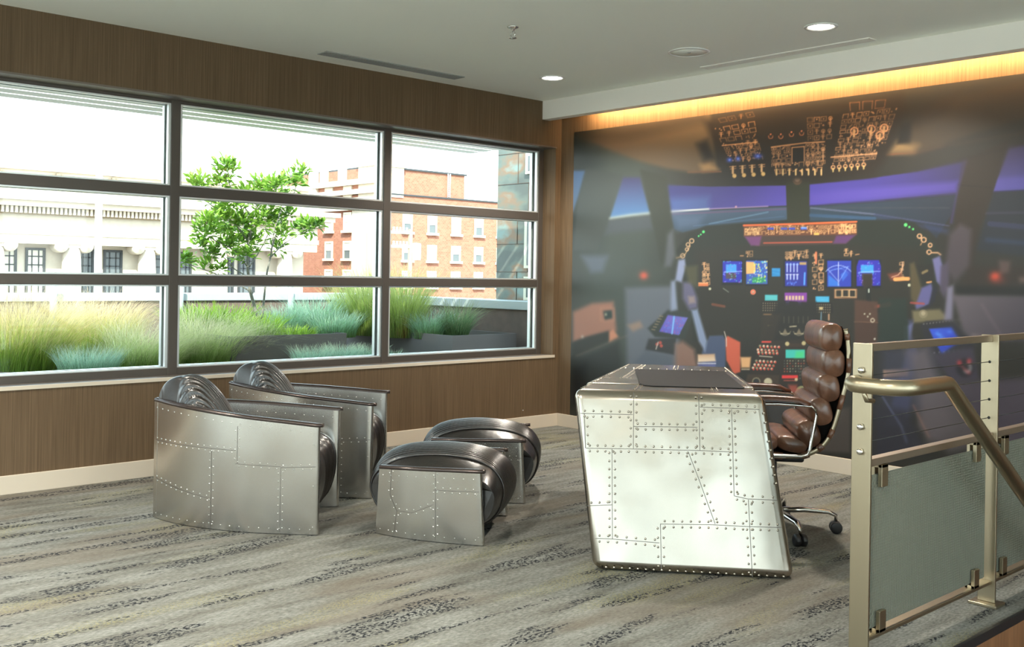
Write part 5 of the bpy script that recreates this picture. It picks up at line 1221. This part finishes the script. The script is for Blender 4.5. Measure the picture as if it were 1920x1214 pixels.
for a, b in wx:
    ya, yb = W(a, 470).y, W(b, 470).y; X_ = XS-1.5
    fr = MB(); t = .16; fr.box(X_, X_+.12, ya, yb, wz1-t, wz1); fr.box(X_, X_+.12, ya, ya+t, wz0-3, wz1-t); fr.box(X_, X_+.12, yb-t, yb, wz0-3, wz1-t)
    for k in (1, 2): y = ya+(yb-ya)*k/3; fr.box(X_, X_+.08, y-.035, y+.035, wz0-3, wz1-t)
    for k in range(1, 5): z = wz1-(wz1-wz0)*k/3.2; fr.box(X_, X_+.08, ya+t, yb-t, z-.04*(2 if k == 3 else 1), z+.04)
    f_ = fr.build('window', 'wsash', cb); bx('pane', 'wdark' if a > 290 else 'wlight' if a < 120 else 'wdark', X_-.01, X_+.03, ya+t, yb-t, wz0-3, wz1-t, f_)
# brick hotel
XB = XS; YC = W(704, 400).y; brz = W(730, 365).z
bb = empty('brick_building', (XB-10, YC+8, GZ), 0, 'tall red brick building with cream window frames beyond the classical one', 'building')
YBe = W(1010, 400).y
bx('wall', 'brick', XB-22, XB, YC, YBe, GZ, brz, bb)
ph0, ph1 = W(757, 318), W(875, 334)
bx('penthouse', 'brick', XB-22, XB-.3, YC, ph1.y, brz, ph0.z, bb)
m = MB(); m.box(XB-22, XB+.12, YC, YBe, brz, brz+.12); m.box(XB-22, XB-.15, YC, ph1.y+.15, ph0.z, ph0.z+.14); m.build('coping', 'wsash', bb)
yq = W(729, 400).y
m = MB(); m.box(XB-3.2, XB+.15, YC-.15, yq, GZ, brz-.2); m.box(XB-2.4, XB+.10, YC-.10, W(756, 340).y, brz-.2, ph0.z+.75); m.box(XB-2.6, XB+.2, YC-.2, W(758, 340).y, ph0.z+.1, ph0.z+.35); m.build('stone_corner_pier', 'cream', bb)
# string courses and white squares of the side wing
def S_(px, py): return at_y(px, py, YC)
m = MB()
for (px, py, h_) in ((660, 343, .45), (660, 361, .4), (660, 387, .7)):
    z = S_(px, py).z; m.box(XB-22, XB+.1, YC-.35, YC, z-h_/2, z+h_/2)
m.build('string_course', 'cream', bb)
m = MB()
for px, py in ((609, 333), (643, 329), (682, 325), (618, 366), (653, 363)):
    p = S_(px, py); m.box(p.x-.62, p.x+.62, YC-.12, YC, p.z-.62, p.z+.62)
p = S_(591, 330); m.box(p.x-.6, p.x+.6, YC-.3, YC, p.z-3, p.z+1.2)
m.build('stone_panel', 'cream', bb)
def bwin(axis, c0, c1, z0, z1, shade):
    f_ = MB(); pn = MB(); t = .14; zm = (z0+z1)/2
    def b(mm, u0, u1, za, zb, d0, d1):
        if axis == 'X': mm.box(XB+d0, XB+d1, u0, u1, za, zb)
        else: mm.box(u0, u1, YC-d1, YC-d0, za, zb)
    b(f_, c0, c0+t, z0, z1, 0, .1); b(f_, c1-t, c1, z0, z1, 0, .1); b(f_, c0+t, c1-t, z1-t, z1, 0, .1); b(f_, c0+t, c1-t, zm-.06, zm+.06, 0, .08); b(f_, c0-.12, c1+.12, z0-.2, z0, 0, .25)
    o = f_.build('window', 'wcream', bb); b(pn, c0+t, c1-t, zm+.06, z1-t, .01, .04); pn.build('blind', 'wlight', o); p2 = MB(); b(p2, c0+t, c1-t, z0, zm-.06, .01, .04); p2.build('pane', 'wdark' if shade else 'wlight', o)
rows = [(402, 435), (458, 488), (508, 538), (560, 590)]
r_ = random.Random(4)
for (xa, xb) in ((754, 772), (801, 818), (846, 863), (889, 905), (931, 947), (972, 988)):
    ya, yb = W(xa, 450).y, W(xb, 450).y
    for (a, b) in rows:
        k = (763-640)*0; z1, z0 = W(763, a).z, W(763, b).z; bwin('X', ya, yb, z0, z1, r_.random() < .4)
for (xa, xb) in ((611, 625), (645, 660)):
    ca, cb2 = S_(xa, 430).x, S_(xb, 430).x
    for (a, b) in ((398, 432), (452, 485), (506, 536)): bwin('Y', ca, cb2, S_(660, b).z, S_(660, a).z, r_.random() < .6)
ld = MB(); y0, y1 = W(842, 340).y, W(846, 340).y; z0, z1 = W(842, 372).z, W(842, 326).z
for y in (y0, y1): ld.tube([(XB-.15, y, z0), (XB-.15, y, z1)], .05, 5)
for k in range(12): z = z0+(z1-z0)*k/12; ld.tube([(XB-.15, y0, z), (XB-.15, y1, z)], .035, 5)
ld.build('roof_ladder', 'white', bb)
# light pole and utility pole
lp = W(185, 400, -20.); e = empty('light_pole', (lp.x, lp.y, GZ), 0, 'tall white light pole in front of the classical building', 'street light')
ztp = W(185, 213, -20.).z
MB().tube([(lp.x, lp.y, GZ), (lp.x, lp.y, ztp-1), (lp.x, lp.y, ztp+1.5)], [.10, .085, .08], 14).build('pole', 'white', e)
MB().tube([(lp.x, lp.y, ztp+.1), (lp.x, lp.y-.35, ztp+.35), (lp.x, lp.y-1.6, ztp+1.1)], .045, 8).build('arm', 'white', e)
MB().box(lp.x-.15, lp.x+.15, lp.y-2.3, lp.y-1.5, ztp+1.02, ztp+1.18).build('lamp_head', 'white', e, bevel=.04)
up = W(769, 480, -40.); e = empty('utility_pole', (up.x, up.y, GZ), 0, 'wooden utility pole with crossarms in front of the brick building', 'utility pole')
z1 = W(769, 430, -40.).z
MB().tube([(up.x, up.y, GZ), (up.x, up.y, z1)], [.17, .13], 10).build('pole', 'cream2', e)
for py, pxs in ((436, (735, 772)), (462, (735, 772))):
    a, b = W(pxs[0], py-1, -40.), W(pxs[1], py+1, -40.)
    o = MB().box(up.x-.08, up.x+.08, a.y, b.y, b.z-.08, b.z+.08).build('crossarm', 'wcream', e)
    for k in range(5):
        y = a.y+(b.y-a.y)*(k+.5)/6; MB().lathe([(.05, b.z+.08), (.09, b.z+.14), (.05, b.z+.2), (.08, b.z+.26), (0, b.z+.3)], (up.x, y, 0), 8).build('insulator', 'cap', o)
tz_ = W(778, 472, -40.); MB().lathe([(0, tz_.z-.5), (.3, tz_.z-.48), (.3, tz_.z+.45), (0, tz_.z+.5)], (up.x, tz_.y+.05, 0), 12).build('transformer', 'white', e)
pb = W(692, 470, -38.); o = MB().tube([(pb.x, pb.y, GZ), (pb.x, pb.y, W(692, 437, -38.).z)], .16, 10).build('street_pole', 'cream2'); tag(o, 'plain brown wooden pole in front of the stone corner of the brick building', 'pole')

# ================================================================== LIGHT
w = bpy.data.worlds.new('sky'); S.world = w; w.use_nodes = True; nt = w.node_tree; bg = nt.nodes['Background']
tc = nt.nodes.new('ShaderNodeTexCoord'); sp = nt.nodes.new('ShaderNodeSeparateXYZ'); nt.links.new(tc.outputs['Generated'], sp.inputs[0])
rp = nt.nodes.new('ShaderNodeValToRGB'); nt.links.new(sp.outputs[2], rp.inputs[0])
e_ = rp.color_ramp.elements; e_[0].position = 0.; e_[0].color = (.60, .60, .57, 1); e_[1].position = .5; e_[1].color = (.62, .82, 1, 1)
k = e_.new(.02); k.color = (.93, .97, 1, 1); k = e_.new(.2); k.color = (.80, .93, 1, 1)
nt.links.new(rp.outputs[0], bg.inputs[0]); bg.inputs[1].default_value = SKY = 2.4
def light(name, kind, loc, energy, col, size=None, size_y=None, rot=None, spot=None, parent=None, spread=None):
    d = bpy.data.lights.new(name, kind); d.energy = energy; d.color = col
    if kind == 'AREA':
        d.shape = 'RECTANGLE' if size_y else 'DISK'; d.size = size
        if size_y: d.size_y = size_y
        if spread: d.spread = spread
    if kind == 'SUN': d.angle = math.radians(size)
    if kind == 'SPOT': d.spot_size = spot; d.spot_blend = .6; d.shadow_soft_size = size
    o = link(bpy.data.objects.new(name, d)); o.location = loc
    if rot: o.rotation_euler = rot
    return o
sd_ = Vector((-.62, .42, -.66)).normalized()
sun = light('sun', 'SUN', (20, -20, 30), 6.0, (1, .94, .84), 1.0); sun.rotation_euler = sd_.to_track_quat('-Z', 'Y').to_euler()
for x, y in [(.776, -.885), (2.986, -.885)]+added_downlights:
    light('downlight_beam', 'SPOT', (x, y, H-.03), 110, (1, .92, .80), .06, spot=2.4)
light('cove_glow', 'AREA', (.40+(XR-.80)/2, -.128, 2.640), 46, (1, .60, .27), XR-.80, .012, (math.radians(90), 0, 0))
S.view_settings.view_transform = 'Standard'; S.view_settings.look = 'None'; S.view_settings.gamma = 1; S.view_settings.exposure = 1.22
S.cycles.use_denoising = True
S.cycles.max_bounces = 10; S.cycles.diffuse_bounces = 5; S.cycles.glossy_bounces = 4; S.cycles.transparent_max_bounces = 16
S.cycles.sample_clamp_indirect = 8; S.cycles.caustics_reflective = False; S.cycles.caustics_refractive = False
